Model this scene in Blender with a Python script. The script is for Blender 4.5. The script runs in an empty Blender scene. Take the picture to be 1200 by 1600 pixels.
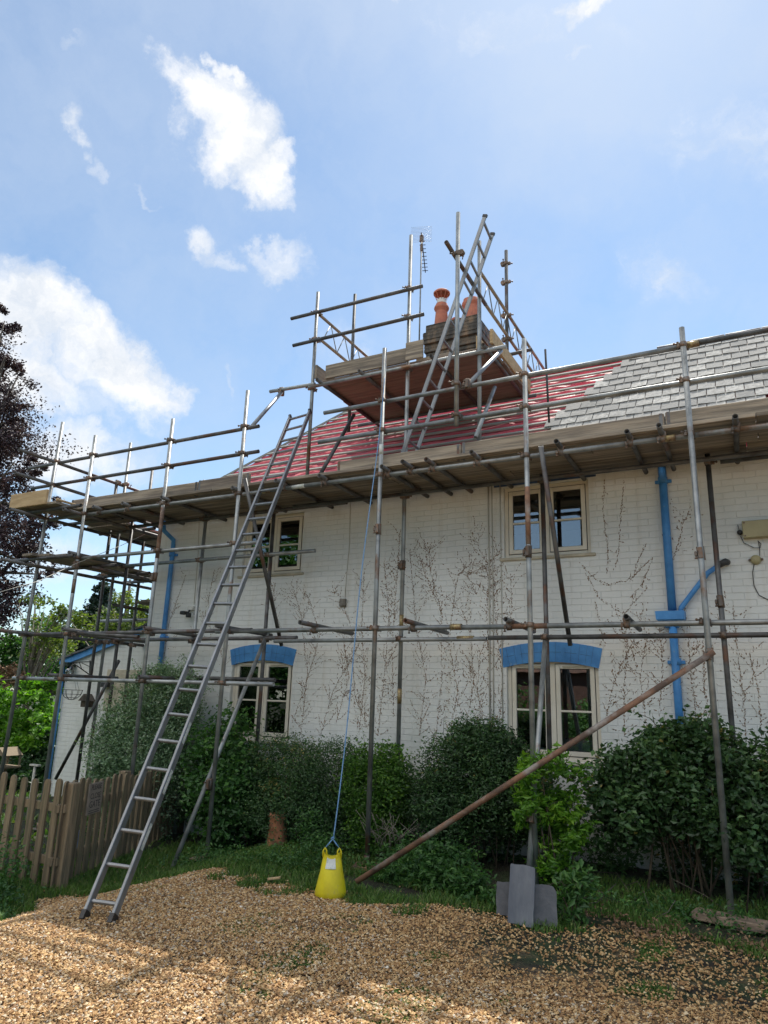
import bpy, math, random
import numpy as np
from mathutils import Vector, Matrix
rng = np.random.default_rng(7); random.seed(7)
C = bpy.context.scene.collection
SC = bpy.context.scene
# ------------------------------------------------------------------ camera (metres: X along the house front, Y into the house)
EYE = 1.6; FPX = 1100.76
_p, _r, _y = [math.radians(a) for a in (14.837, 1.87, 28.2)]
_f = np.array([-math.sin(_y)*math.cos(_p), math.cos(_y)*math.cos(_p), math.sin(_p)])
_r0 = np.array([math.cos(_y), math.sin(_y), 0.]); _u0 = np.cross(_r0, _f)
CR = math.cos(_r)*_r0 + math.sin(_r)*_u0; CU = -math.sin(_r)*_r0 + math.cos(_r)*_u0; CF = _f
cam = bpy.data.cameras.new('camera'); co = bpy.data.objects.new('camera', cam); C.objects.link(co)
co.matrix_world = Matrix(((CR[0], CU[0], -CF[0], 0), (CR[1], CU[1], -CF[1], 0), (CR[2], CU[2], -CF[2], EYE), (0, 0, 0, 1)))
cam.sensor_fit = 'VERTICAL'; cam.sensor_height = 36; cam.sensor_width = 27; cam.lens = FPX/1600*36
cam.clip_start = .05; cam.clip_end = 3000
SC.camera = co
SC.render.resolution_x = 768; SC.render.resolution_y = 1024
def ray(x, y): return FPX*CF + (x-600)*CR - (y-800)*CU
def onY(x, y, Y): d = ray(x, y); t = Y/d[1]; return d*t + np.array([0, 0, EYE])
def onZ(x, y, Z): d = ray(x, y); t = (Z-EYE)/d[2]; return d*t + np.array([0, 0, EYE])
def onX(x, y, X): d = ray(x, y); t = X/d[0]; return d*t + np.array([0, 0, EYE])
# ------------------------------------------------------------------ light
SUN = Vector((-.05, .525, .85)).normalized()
SC.view_settings.view_transform = 'Standard'; SC.view_settings.look = 'None'
SC.view_settings.exposure = 1.27; SC.view_settings.gamma = 1
sl = bpy.data.lights.new('sun', 'SUN'); sl.energy = 2.8; sl.angle = math.radians(.53); sl.color = (1, .95, .86)
so = bpy.data.objects.new('sun', sl); C.objects.link(so); so.location = (0, 20, 30)
so.rotation_euler = (-SUN).to_track_quat('-Z', 'Y').to_euler()
W = bpy.data.worlds.new('World'); SC.world = W; W.use_nodes = True
def build_world():
    nt = W.node_tree; nt.nodes.clear(); N = nt.nodes.new; L = nt.links.new
    out = N('ShaderNodeOutputWorld'); bg = N('ShaderNodeBackground'); bg.inputs[1].default_value = .10
    L(bg.outputs[0], out.inputs[0])
    sky = N('ShaderNodeTexSky'); sky.sky_type = 'NISHITA'; sky.sun_disc = False
    sky.sun_elevation = math.asin(SUN.z); sky.sun_rotation = math.atan2(SUN.x, SUN.y)
    sky.air_density = 1.0; sky.dust_density = .25; sky.ozone_density = 1.6
    tc = N('ShaderNodeTexCoord'); nrm = N('ShaderNodeVectorMath'); nrm.operation = 'NORMALIZE'; L(tc.outputs['Generated'], nrm.inputs[0])
    D0 = nrm.outputs[0]
    wn = N('ShaderNodeTexNoise'); wn.inputs['Scale'].default_value = 7; wn.inputs['Detail'].default_value = 9; wn.inputs['Roughness'].default_value = .62; L(D0, wn.inputs[0])
    w1 = N('ShaderNodeVectorMath'); w1.operation = 'SUBTRACT'; L(wn.outputs['Color'], w1.inputs[0]); w1.inputs[1].default_value = (.5, .5, .5)
    w2 = N('ShaderNodeVectorMath'); w2.operation = 'MULTIPLY_ADD'; L(w1.outputs[0], w2.inputs[0]); w2.inputs[1].default_value = (.19, .19, .19); L(D0, w2.inputs[2])
    D = w2.outputs[0]
    def math_(op, a, b=None, c=None, clamp=False):
        m = N('ShaderNodeMath'); m.operation = op; m.use_clamp = clamp
        for i, v in enumerate((a, b, c)):
            if v is None: continue
            if isinstance(v, (int, float)): m.inputs[i].default_value = v
            else: L(v, m.inputs[i])
        return m.outputs[0]
    def noise(scale, detail, rough, off=0., dist=0.):
        mp = N('ShaderNodeMapping'); mp.inputs['Location'].default_value = (off, off*.7, -off); L(D, mp.inputs[0])
        n = N('ShaderNodeTexNoise'); n.inputs['Scale'].default_value = scale; n.inputs['Detail'].default_value = detail
        n.inputs['Roughness'].default_value = rough; n.inputs['Distortion'].default_value = dist; L(mp.outputs[0], n.inputs[0]); return n.outputs[0]
    # clouds: soft patches in the sky dome, (x, y) bearing, half sizes, tilt, density
    blobs = [(302, 162, 96, 74, 62, 1.1), (352, 215, 88, 74, 45, 1.1), (408, 268, 72, 52, 50, .95), (322, 95, 48, 22, 85, 1.),
             (112, 190, 36, 26, 40, .62), (126, 240, 34, 24, 60, .5), (228, 284, 42, 12, 20, .5), (128, 55, 26, 20, 0, .4),
             (30, 505, 160, 100, 12, 1.15), (150, 572, 150, 78, 24, 1.1), (0, 605, 230, 66, 10, .95), (236, 610, 70, 44, 20, .85),
             (312, 372, 50, 34, 50, .68), (345, 410, 36, 24, 40, .55), (425, 418, 58, 44, -20, .55),
             (925, 8, 66, 46, -12, 1.0), (640, -4, 80, 26, 0, .6), (886, 96, 16, 14, 0, .5), (870, 20, 34, 24, 0, .5),
             (100, 710, 230, 60, 8, .66), (230, 655, 60, 46, 60, .55), (340, 600, 14, 30, -10, .45), (1150, 230, 150, 190, 30, .34), (1010, 420, 120, 60, 20, .34), (760, 40, 300, 60, 10, .32), (520, 560, 160, 60, 30, .3), (130, 880, 150, 70, 0, .6)]
    fac = None
    for x, y, a, b, rot, w in blobs:
        c0 = ray(x, y); c0 = c0/np.linalg.norm(c0)
        th = math.radians(rot); ax = (math.cos(th), math.sin(th)); bx = (-math.sin(th), math.cos(th))
        A = ray(x+a*ax[0], y+a*ax[1]); A = A/np.linalg.norm(A) - c0
        B = ray(x+b*bx[0], y+b*bx[1]); B = B/np.linalg.norm(B) - c0
        A = A/(A@A); B = B/(B@B)
        ds = []
        for V in (A, B):
            d = N('ShaderNodeVectorMath'); d.operation = 'DOT_PRODUCT'; L(D, d.inputs[0]); d.inputs[1].default_value = tuple(V)
            ds.append(math_('SUBTRACT', d.outputs['Value'], float(V@c0)))
        q = math_('ADD', math_('MULTIPLY', ds[0], ds[0]), math_('MULTIPLY', ds[1], ds[1]))
        v = math_('MULTIPLY', math_('SUBTRACT', 1.0, q, clamp=True), w)
        fac = v if fac is None else math_('MAXIMUM', fac, v)
    n1 = noise(9, 9, .62, 3.1, .3); n2 = noise(3.2, 6, .6, 8.2)
    dens = math_('ADD', fac, math_('MULTIPLY', math_('SUBTRACT', n1, .5), 1.5))
    mr = N('ShaderNodeMapRange'); mr.interpolation_type = 'SMOOTHSTEP'; L(dens, mr.inputs[0])
    mr.inputs[1].default_value = .12; mr.inputs[2].default_value = 1.05
    gate = math_('MULTIPLY', fac, 4., clamp=True)
    cl = math_('MULTIPLY', mr.outputs[0], gate)
    # thin high veil, thicker towards the right where the sun stands
    sx = N('ShaderNodeVectorMath'); sx.operation = 'DOT_PRODUCT'; L(D, sx.inputs[0]); sx.inputs[1].default_value = tuple(SUN)
    veil = math_('MULTIPLY', math_('ADD', math_('MULTIPLY', math_('POWER', math_('MAXIMUM', sx.outputs['Value'], 0.), 4.), .25), math_('MULTIPLY', math_('SUBTRACT', n2, .30), 1.7)), .62, clamp=True)
    hz = N('ShaderNodeSeparateXYZ'); L(D, hz.inputs[0])
    mx = N('ShaderNodeMix'); mx.data_type = 'RGBA'; L(veil, mx.inputs[0])
    tint = N('ShaderNodeMix'); tint.data_type = 'RGBA'; tint.blend_type = 'MULTIPLY'; tint.inputs[0].default_value = 1
    L(sky.outputs[0], tint.inputs[6]); tint.inputs[7].default_value = (.66, .73, .72, 1)
    L(tint.outputs[2], mx.inputs[6]); mx.inputs[7].default_value = (2.9, 3.3, 3.9, 1)
    mc = N('ShaderNodeMix'); mc.data_type = 'RGBA'; L(cl, mc.inputs[0]); L(mx.outputs[2], mc.inputs[6])
    shade = N('ShaderNodeMix'); shade.data_type = 'RGBA'; sn_ = N('ShaderNodeMapRange'); L(noise(11, 7, .65, 1.7), sn_.inputs[0]); sn_.inputs[1].default_value = .36; sn_.inputs[2].default_value = .6; L(sn_.outputs[0], shade.inputs[0]); shade.inputs[6].default_value = (3.25, 3.5, 3.85, 1); shade.inputs[7].default_value = (4.5, 4.5, 4.5, 1)
    L(shade.outputs[2], mc.inputs[7])
    sy = N('ShaderNodeMapRange'); sy.interpolation_type = 'SMOOTHSTEP'; L(hz.outputs[1], sy.inputs[0]); sy.inputs[1].default_value = -.12; sy.inputs[2].default_value = -.55  # extra bright unseen cloud bank behind the camera, added to light the shaded front
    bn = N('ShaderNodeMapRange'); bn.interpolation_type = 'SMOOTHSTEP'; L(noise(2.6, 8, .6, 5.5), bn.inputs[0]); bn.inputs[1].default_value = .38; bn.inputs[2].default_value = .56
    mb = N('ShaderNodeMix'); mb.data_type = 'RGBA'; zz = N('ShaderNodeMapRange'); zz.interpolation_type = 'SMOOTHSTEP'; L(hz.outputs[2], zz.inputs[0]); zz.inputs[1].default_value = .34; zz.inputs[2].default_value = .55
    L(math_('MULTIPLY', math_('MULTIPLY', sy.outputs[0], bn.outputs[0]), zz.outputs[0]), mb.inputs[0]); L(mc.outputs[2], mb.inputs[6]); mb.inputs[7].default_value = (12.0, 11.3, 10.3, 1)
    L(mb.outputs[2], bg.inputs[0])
build_world()

# ------------------------------------------------------------------ materials
MT = {}
def mat(name, col, rough=.7, metal=0., col2=None, ns=6., nd=6., contrast=(.4, .62), stretch=None, bump=0., bs=None, spec=.5,
        attr=None, trans=0., objrand=0., col3=None, ns3=1.5, c3=(.55, .7), coat=0.):
    m = bpy.data.materials.new(name); m.use_nodes = True; nt = m.node_tree; N = nt.nodes.new; L = nt.links.new
    b = nt.nodes['Principled BSDF']; b.inputs['Roughness'].default_value = rough; b.inputs['Metallic'].default_value = metal
    b.inputs['Specular IOR Level'].default_value = spec
    if coat: b.inputs['Coat Weight'].default_value = coat
    tc = N('ShaderNodeTexCoord'); src = tc.outputs['Object']
    if stretch:
        mp = N('ShaderNodeMapping'); mp.inputs['Scale'].default_value = stretch; L(src, mp.inputs[0]); src = mp.outputs[0]
    if objrand:
        oi = N('ShaderNodeObjectInfo'); va = N('ShaderNodeVectorMath'); va.operation = 'ADD'; L(src, va.inputs[0])
        sc = N('ShaderNodeMath'); sc.operation = 'MULTIPLY'; L(oi.outputs['Random'], sc.inputs[0]); sc.inputs[1].default_value = 40; L(sc.outputs[0], va.inputs[1]); src = va.outputs[0]
    def mix(f, a, bcol, bt='MIX'):
        x = N('ShaderNodeMix'); x.data_type = 'RGBA'; x.blend_type = bt
        if isinstance(f, float): x.inputs[0].default_value = f
        else: L(f, x.inputs[0])
        if isinstance(a, tuple): x.inputs[6].default_value = (*a, 1)
        else: L(a, x.inputs[6])
        if isinstance(bcol, tuple): x.inputs[7].default_value = (*bcol, 1)
        else: L(bcol, x.inputs[7])
        return x.outputs[2]
    def nz(scale, detail=6.):
        n = N('ShaderNodeTexNoise'); n.inputs['Scale'].default_value = scale; n.inputs['Detail'].default_value = detail; n.inputs['Roughness'].default_value = .6
        L(src, n.inputs[0]); return n.outputs[0]
    def rng_(v, lo, hi):
        r = N('ShaderNodeMapRange'); L(v, r.inputs[0]); r.inputs[1].default_value = lo; r.inputs[2].default_value = hi; return r.outputs[0]
    c = col
    if attr:
        at = N('ShaderNodeAttribute'); at.attribute_name = 'rnd'
        cr = N('ShaderNodeValToRGB'); L(at.outputs['Fac'], cr.inputs[0]); e = cr.color_ramp.elements
        while len(e) < len(attr): e.new(.5)
        for i, (p, cc) in enumerate(attr): e[i].position = p; e[i].color = (*cc, 1)
        c = cr.outputs[0]
    if col2: c = mix(rng_(nz(ns, nd), *contrast), c, col2)
    if col3: c = mix(rng_(nz(ns3, 5.), *c3), c, col3)
    if objrand:
        hs = N('ShaderNodeHueSaturation'); 
        if isinstance(c, tuple): hs.inputs['Color'].default_value = (*c, 1)
        else: L(c, hs.inputs['Color'])
        L(rng_(oi.outputs['Random'], 0., 1.), hs.inputs['Value'])
        r = hs.inputs['Value'].links[0].from_node; r.inputs[3].default_value = 1-objrand; r.inputs[4].default_value = 1+objrand
        c = hs.outputs[0]
    if isinstance(c, tuple): b.inputs['Base Color'].default_value = (*c, 1)
    else: L(c, b.inputs['Base Color'])
    if bump:
        bp = N('ShaderNodeBump'); bp.inputs['Strength'].default_value = bump; bp.inputs['Distance'].default_value = .02
        L(nz(bs or ns*4, 4.), bp.inputs['Height']); L(bp.outputs[0], b.inputs['Normal'])
    if trans:
        tr = N('ShaderNodeBsdfTranslucent'); ms = N('ShaderNodeMixShader'); ms.inputs[0].default_value = trans
        if isinstance(c, tuple): tr.inputs[0].default_value = (*c, 1)
        else:
            g = mix(1., c, (1.5, 1.7, .6), 'MULTIPLY'); L(g, tr.inputs[0])
        L(b.outputs[0], ms.inputs[1]); L(tr.outputs[0], ms.inputs[2]); L(ms.outputs[0], nt.nodes['Material Output'].inputs[0])
    MT[name] = m; return m
mat('galv', (.34, .36, .36), .48, .55, col2=(.17, .18, .18), ns=5, contrast=(.42, .68), stretch=(1, 1, 1), objrand=.22, col3=(.22, .13, .08), ns3=2.2, c3=(.60, .70), bump=.08, bs=60)
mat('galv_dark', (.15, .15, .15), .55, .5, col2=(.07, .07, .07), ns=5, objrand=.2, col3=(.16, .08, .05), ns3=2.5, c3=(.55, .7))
mat('rust_tube', (.28, .15, .09), .75, .25, col2=(.12, .08, .06), ns=7, objrand=.1, col3=(.33, .30, .27), ns3=4, c3=(.5, .65), bump=.2)
mat('clamp', (.17, .155, .14), .6, .5, col2=(.20, .12, .075), ns=30, objrand=.3, bump=.2, bs=80)
mat('beam', (.36, .30, .23), .6, .4, col2=(.24, .19, .15), ns=6)
mat('clamp_brass', (.42, .34, .17), .5, .6, col2=(.2, .13, .08), ns=30)
mat('alu', (.27, .285, .30), .42, .5, col2=(.20, .21, .22), ns=9, stretch=(1, 1, .4), col3=(.2, .2, .2), ns3=7, c3=(.62, .75))
mat('board', (.33, .275, .21), .85, 0, col2=(.16, .135, .105), ns=3, stretch=(.5, 9, 9), nd=9, objrand=.3, col3=(.12, .10, .085), ns3=1.6, c3=(.48, .68), bump=.35, bs=14)
mat('board_y', (.31, .26, .20), .85, 0, col2=(.17, .145, .115), ns=3, stretch=(9, .5, 9), nd=8, objrand=.22, col3=(.13, .11, .09), ns3=1.3, c3=(.52, .8), bump=.35, bs=14)
mat('board_red', (.29, .215, .165), .85, 0, col2=(.20, .15, .115), ns=3, stretch=(.5, 9, 9), nd=8, objrand=.18, bump=.3, bs=14)
mat('ply', (.55, .40, .22), .8, 0, col2=(.42, .29, .15), ns=3, stretch=(1, 6, 6), bump=.1)
mat('batten', (.25, .30, .27), .85, 0, col2=(.34, .35, .31), ns=4, stretch=(.6, 8, 8), objrand=.18, bump=.2)
mat('fence_wood', (.27, .20, .125), .9, 0, col2=(.15, .12, .075), ns=4, stretch=(8, 8, .7), objrand=.2, col3=(.10, .12, .06), ns3=3, c3=(.55, .75), bump=.5, bs=20)
mat('stem', (.10, .075, .05), .9, 0, col2=(.06, .05, .035), ns=14, bump=.4)
mat('bark', (.13, .11, .09), .9, 0, col2=(.07, .06, .05), ns=6, bump=.5)
mat('bark_pale', (.26, .23, .19), .9, 0, col2=(.14, .12, .10), ns=6, bump=.4)
mat('slate', (.33, .34, .34), .9, 0, spec=.12, attr=[(0, (.20, .20, .195)), (.5, (.34, .335, .32)), (1, (.50, .49, .46))], col2=(.27, .265, .25), ns=20, bump=.25, bs=40)
mat('slate_blue', (.11, .125, .155), .55, 0, col2=(.17, .185, .21), ns=7, stretch=(1, 1, .3), bump=.35, bs=14, col3=(.26, .26, .26), ns3=13, c3=(.64, .74))
mat('slate_dark', (.08, .085, .095), .6, 0, col2=(.12, .12, .13), ns=9, bump=.2, objrand=.25)
mat('cream', (.75, .705, .60), .4, 0, col2=(.67, .62, .51), ns=3, spec=.4)
mat('cream_old', (.55, .50, .38), .5, 0, col2=(.42, .37, .27), ns=6)
mat('gasket', (.04, .04, .04), .6)
mat('blue', (.075, .29, .64), .5, 0, col2=(.05, .21, .50), ns=5, bump=.25, bs=25, col3=(.22, .33, .45), ns3=11, c3=(.64, .72))
mat('blue_dark', (.045, .10, .22), .6, 0, col2=(.03, .06, .13), ns=6, bump=.2)
mat('terracotta', (.50, .17, .10), .75, 0, col2=(.36, .12, .08), ns=7, col3=(.30, .2, .15), ns3=9, c3=(.6, .75), bump=.15)
mat('terracotta_old', (.42, .17, .08), .85, 0, col2=(.25, .12, .07), ns=9, col3=(.1, .1, .06), ns3=7, c3=(.5, .7), bump=.3)
mat('mortar', (.25, .23, .20), .95, 0, col2=(.12, .11, .09), ns=14, bump=.8, bs=30)
mat('pot_band', (.62, .60, .56), .6)
mat('black', (.02, .02, .022), .45)
mat('dark_iron', (.03, .03, .03), .6, .3)
mat('white_plastic', (.66, .66, .62), .45)
mat('beige_box', (.42, .37, .20), .5, 0, col2=(.36, .31, .17), ns=5)
mat('cable', (.05, .05, .05), .6)
mat('pale_cable', (.50, .48, .42), .6)
mat('creeper_stub', (.17, .10, .052), .95, 0, col2=(.27, .17, .10), ns=20)
mat('yellow', (.70, .60, .015), .5, 0, col2=(.56, .46, .02), ns=6, contrast=(.4, .7), spec=.4, col3=(.34, .28, .12), ns3=9, c3=(.60, .74), bump=.15, bs=12)
mat('label_white', (.62, .64, .60), .6, 0, col2=(.45, .5, .45), ns=25, contrast=(.5, .6))
mat('rope_blue', (.10, .24, .45), .8, 0, col2=(.2, .35, .55), ns=60)
mat('interior', (.10, .09, .085), .9)
mat('curtain', (.30, .28, .25), .9, 0, col2=(.2, .18, .16), ns=3, stretch=(14, 14, .6))
mat('room_white', (.65, .70, .75), .5)
mat('sign_plate', (.36, .29, .24), .8, 0, col2=(.28, .23, .19), ns=14)
mat('sign_ink', (.07, .055, .05), .8)
mat('beech', (.1, .05, .06), .55, attr=[(0, (.020, .011, .018)), (.6, (.042, .021, .031)), (1, (.10, .05, .06))], trans=.12)
mat('lf_grey', (.1, .12, .08), .5, attr=[(0, (.065, .12, .06)), (.35, (.15, .25, .13)), (.75, (.28, .39, .25)), (1, (.46, .50, .42))], trans=.2)
mat('lf_dark', (.03, .07, .03), .45, attr=[(0, (.020, .05, .017)), (.6, (.048, .112, .036)), (.97, (.11, .20, .06)), (1, (.30, .25, .08))], trans=.2)
mat('lf_mid', (.05, .12, .04), .5, attr=[(0, (.025, .07, .022)), (.6, (.055, .15, .035)), (1, (.12, .26, .05))], trans=.3)
mat('lf_lime', (.1, .25, .04), .45, attr=[(0, (.045, .12, .016)), (.5, (.11, .26, .022)), (1, (.24, .42, .04))], trans=.35)
mat('lf_privet', (.1, .2, .04), .45, attr=[(0, (.03, .08, .014)), (.55, (.07, .17, .022)), (1, (.18, .33, .04))], trans=.3)
mat('lf_yellow', (.2, .3, .05), .55, attr=[(0, (.05, .09, .025)), (.5, (.12, .17, .04)), (1, (.24, .27, .06))], trans=.35)
mat('lf_conifer', (.03, .06, .035), .7, attr=[(0, (.012, .028, .018)), (1, (.04, .08, .045))], trans=.1)
mat('lf_weed', (.05, .14, .04), .55, attr=[(0, (.025, .075, .022)), (.6, (.06, .15, .035)), (1, (.12, .24, .055))], trans=.3)
mat('lf_grass', (.05, .14, .04), .6, attr=[(0, (.05, .11, .022)), (.7, (.11, .22, .035)), (1, (.20, .22, .08))], trans=.3)
mat('flower', (.75, .72, .70), .6)
mat('gravel_stone', (.4, .3, .2), .65, attr=[(0, (.17, .085, .032)), (.28, (.37, .20, .075)), (.55, (.52, .32, .13)), (.76, (.64, .43, .20)), (.88, (.70, .56, .36)), (.95, (.30, .25, .20)), (1, (.78, .70, .56))], col2=(.36, .21, .09), ns=60, contrast=(.5, .8))
mat('brick_far', (.12, .065, .05), .9, 0, col2=(.08, .045, .035), ns=9)
mat('tile_far', (.16, .085, .06), .9, 0, col2=(.1, .06, .045), ns=5)
mat('timber_sole', (.34, .25, .18), .9, 0, col2=(.2, .15, .11), ns=4, stretch=(.8, 8, 8), bump=.5)
mat('lawn_wood', (.20, .155, .10), .85)

def wall_mat():
    m = bpy.data.materials.new('painted_brick'); m.use_nodes = True; nt = m.node_tree; N = nt.nodes.new; L = nt.links.new
    b = nt.nodes['Principled BSDF']; b.inputs['Roughness'].default_value = .62; b.inputs['Specular IOR Level'].default_value = .35
    tc = N('ShaderNodeTexCoord'); sp = N('ShaderNodeSeparateXYZ'); L(tc.outputs['Object'], sp.inputs[0])
    ad = N('ShaderNodeMath'); ad.operation = 'ADD'; L(sp.outputs[0], ad.inputs[0]); L(sp.outputs[1], ad.inputs[1])
    wn = N('ShaderNodeTexNoise'); wn.inputs['Scale'].default_value = 2.5; L(tc.outputs['Object'], wn.inputs[0])
    wz = N('ShaderNodeMath'); wz.operation = 'MULTIPLY_ADD'; L(wn.outputs[0], wz.inputs[0]); wz.inputs[1].default_value = .016; L(sp.outputs[2], wz.inputs[2])
    cb = N('ShaderNodeCombineXYZ'); L(ad.outputs[0], cb.inputs[0]); L(wz.outputs[0], cb.inputs[1])
    br = N('ShaderNodeTexBrick'); L(cb.outputs[0], br.inputs[0]); br.inputs['Scale'].default_value = 1
    br.inputs['Brick Width'].default_value = .215; br.inputs['Row Height'].default_value = .0705; br.inputs['Mortar Size'].default_value = .0045
    br.inputs['Mortar Smooth'].default_value = .8
    br.inputs['Color1'].default_value = (1, 1, 1, 1); br.inputs['Color2'].default_value = (.92, .92, .92, 1); br.inputs['Mortar'].default_value = (.45, .45, .45, 1)
    def nz(s, d, r=.6):
        n = N('ShaderNodeTexNoise'); n.inputs['Scale'].default_value = s; n.inputs['Detail'].default_value = d; n.inputs['Roughness'].default_value = r; L(tc.outputs['Object'], n.inputs[0]); return n.outputs[0]
    def mr(v, a, b_, c=0., d=1.):
        r = N('ShaderNodeMapRange'); L(v, r.inputs[0]); r.inputs[1].default_value = a; r.inputs[2].default_value = b_; r.inputs[3].default_value = c; r.inputs[4].default_value = d; return r.outputs[0]
    def mix(f, a, c):
        x = N('ShaderNodeMix'); x.data_type = 'RGBA'; L(f, x.inputs[0])
        for i, v in ((6, a), (7, c)):
            if isinstance(v, tuple): x.inputs[i].default_value = (*v, 1)
            else: L(v, x.inputs[i])
        return x.outputs[2]
    big = nz(.7, 5)
    c = mix(mr(big, .38, .62), (.77, .79, .77), (.70, .71, .68))
    # streaky grime: noise stretched up and down the wall
    mp = N('ShaderNodeMapping'); mp.inputs['Scale'].default_value = (5, 5, .5); L(tc.outputs['Object'], mp.inputs[0])
    sn = N('ShaderNodeTexNoise'); sn.inputs['Scale'].default_value = 1.6; sn.inputs['Detail'].default_value = 8; L(mp.outputs[0], sn.inputs[0])
    c = mix(mr(sn.outputs[0], .55, .8, 0, .45), c, (.52, .48, .38))
    c = mix(mr(nz(22, 6), .62, .75, 0, .35), c, (.5, .47, .4))
    zl_ = mr(sp.outputs[2], 2.6, .6, 0., 1.); gm = N('ShaderNodeMath'); gm.operation = 'MULTIPLY'; L(zl_, gm.inputs[0]); L(mr(nz(2.3, 8, .7), .50, .70, 0, .55), gm.inputs[1])
    c = mix(gm.outputs[0], c, (.42, .46, .38))
    c = mix(mr(nz(5.5, 9, .75), .63, .70, 0, .5), c, (.60, .55, .46))
    lay = mr(br.outputs['Fac'], 0., 1., 0., .15)      # paint thinner and dirtier in the joints, in patches
    jm = N('ShaderNodeMath'); jm.operation = 'MULTIPLY'; L(lay, jm.inputs[0]); L(mr(nz(1.7, 4), .4, .65), jm.inputs[1])
    c = mix(jm.outputs[0], c, (.36, .36, .33))
    L(c, b.inputs['Base Color'])
    sm = N('ShaderNodeMath'); sm.operation = 'MULTIPLY_ADD'; L(nz(35, 5), sm.inputs[0]); sm.inputs[1].default_value = .5
    bc = N('ShaderNodeSeparateColor'); L(br.outputs['Color'], bc.inputs[0]); L(bc.outputs[0], sm.inputs[2])
    bp = N('ShaderNodeBump'); bp.inputs['Strength'].default_value = .8; bp.inputs['Distance'].default_value = .009; L(sm.outputs[0], bp.inputs['Height']); L(bp.outputs[0], b.inputs['Normal'])
    MT['wall'] = m
    # old chimney brick
    m = m.copy(); m.name = 'chimney_brick'; nt = m.node_tree; b = [n for n in nt.nodes if n.type == 'BSDF_PRINCIPLED'][0]
    n = nt.nodes.new('ShaderNodeTexNoise'); n.inputs['Scale'].default_value = 7; n.inputs['Detail'].default_value = 8
    r = nt.nodes.new('ShaderNodeValToRGB'); e = r.color_ramp.elements; e[0].position = .36; e[0].color = (.035, .032, .028, 1); e[1].position = .68; e[1].color = (.24, .16, .10, 1)
    e.new(.5).color = (.09, .075, .058, 1)
    nt.links.new(n.outputs[0], r.inputs[0]); nt.links.new(r.outputs[0], b.inputs['Base Color']); MT['chimney'] = m
wall_mat()
def glass_mat():
    m = bpy.data.materials.new('window_glass'); m.use_nodes = True; nt = m.node_tree; nt.nodes.clear(); N = nt.nodes.new; L = nt.links.new
    o = N('ShaderNodeOutputMaterial'); ms = N('ShaderNodeMixShader'); t = N('ShaderNodeBsdfTransparent'); t.inputs[0].default_value = (.75, .8, .8, 1)
    g = N('ShaderNodeBsdfGlossy'); g.inputs['Roughness'].default_value = .0; g.inputs[0].default_value = (.95, .97, 1, 1)
    fr = N('ShaderNodeFresnel'); fr.inputs[0].default_value = 2.1
    n = N('ShaderNodeTexNoise'); n.inputs['Scale'].default_value = 3; tc = N('ShaderNodeTexCoord'); L(tc.outputs['Object'], n.inputs[0])
    bp = N('ShaderNodeBump'); bp.inputs['Strength'].default_value = .05; bp.inputs['Distance'].default_value = .01; L(n.outputs[0], bp.inputs['Height']); L(bp.outputs[0], g.inputs['Normal'])
    ad = N('ShaderNodeMath'); ad.operation = 'MULTIPLY_ADD'; L(fr.outputs[0], ad.inputs[0]); ad.inputs[1].default_value = 1.15; ad.inputs[2].default_value = .03; ad.use_clamp = True
    L(ad.outputs[0], ms.inputs[0]); L(t.outputs[0], ms.inputs[1]); L(g.outputs[0], ms.inputs[2]); L(ms.outputs[0], o.inputs[0]); MT['glass'] = m
glass_mat()
def membrane_mat():
    m = mat('membrane', (.56, .018, .05), .5, 0, col2=(.66, .06, .10), ns=5, spec=.2, col3=(.40, .02, .045), ns3=3, c3=(.5, .7), bump=.5, bs=9)
    nt = m.node_tree; b = [n for n in nt.nodes if n.type == 'BSDF_PRINCIPLED'][0]
    b.inputs['Sheen Weight'].default_value = .3
membrane_mat()
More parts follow.
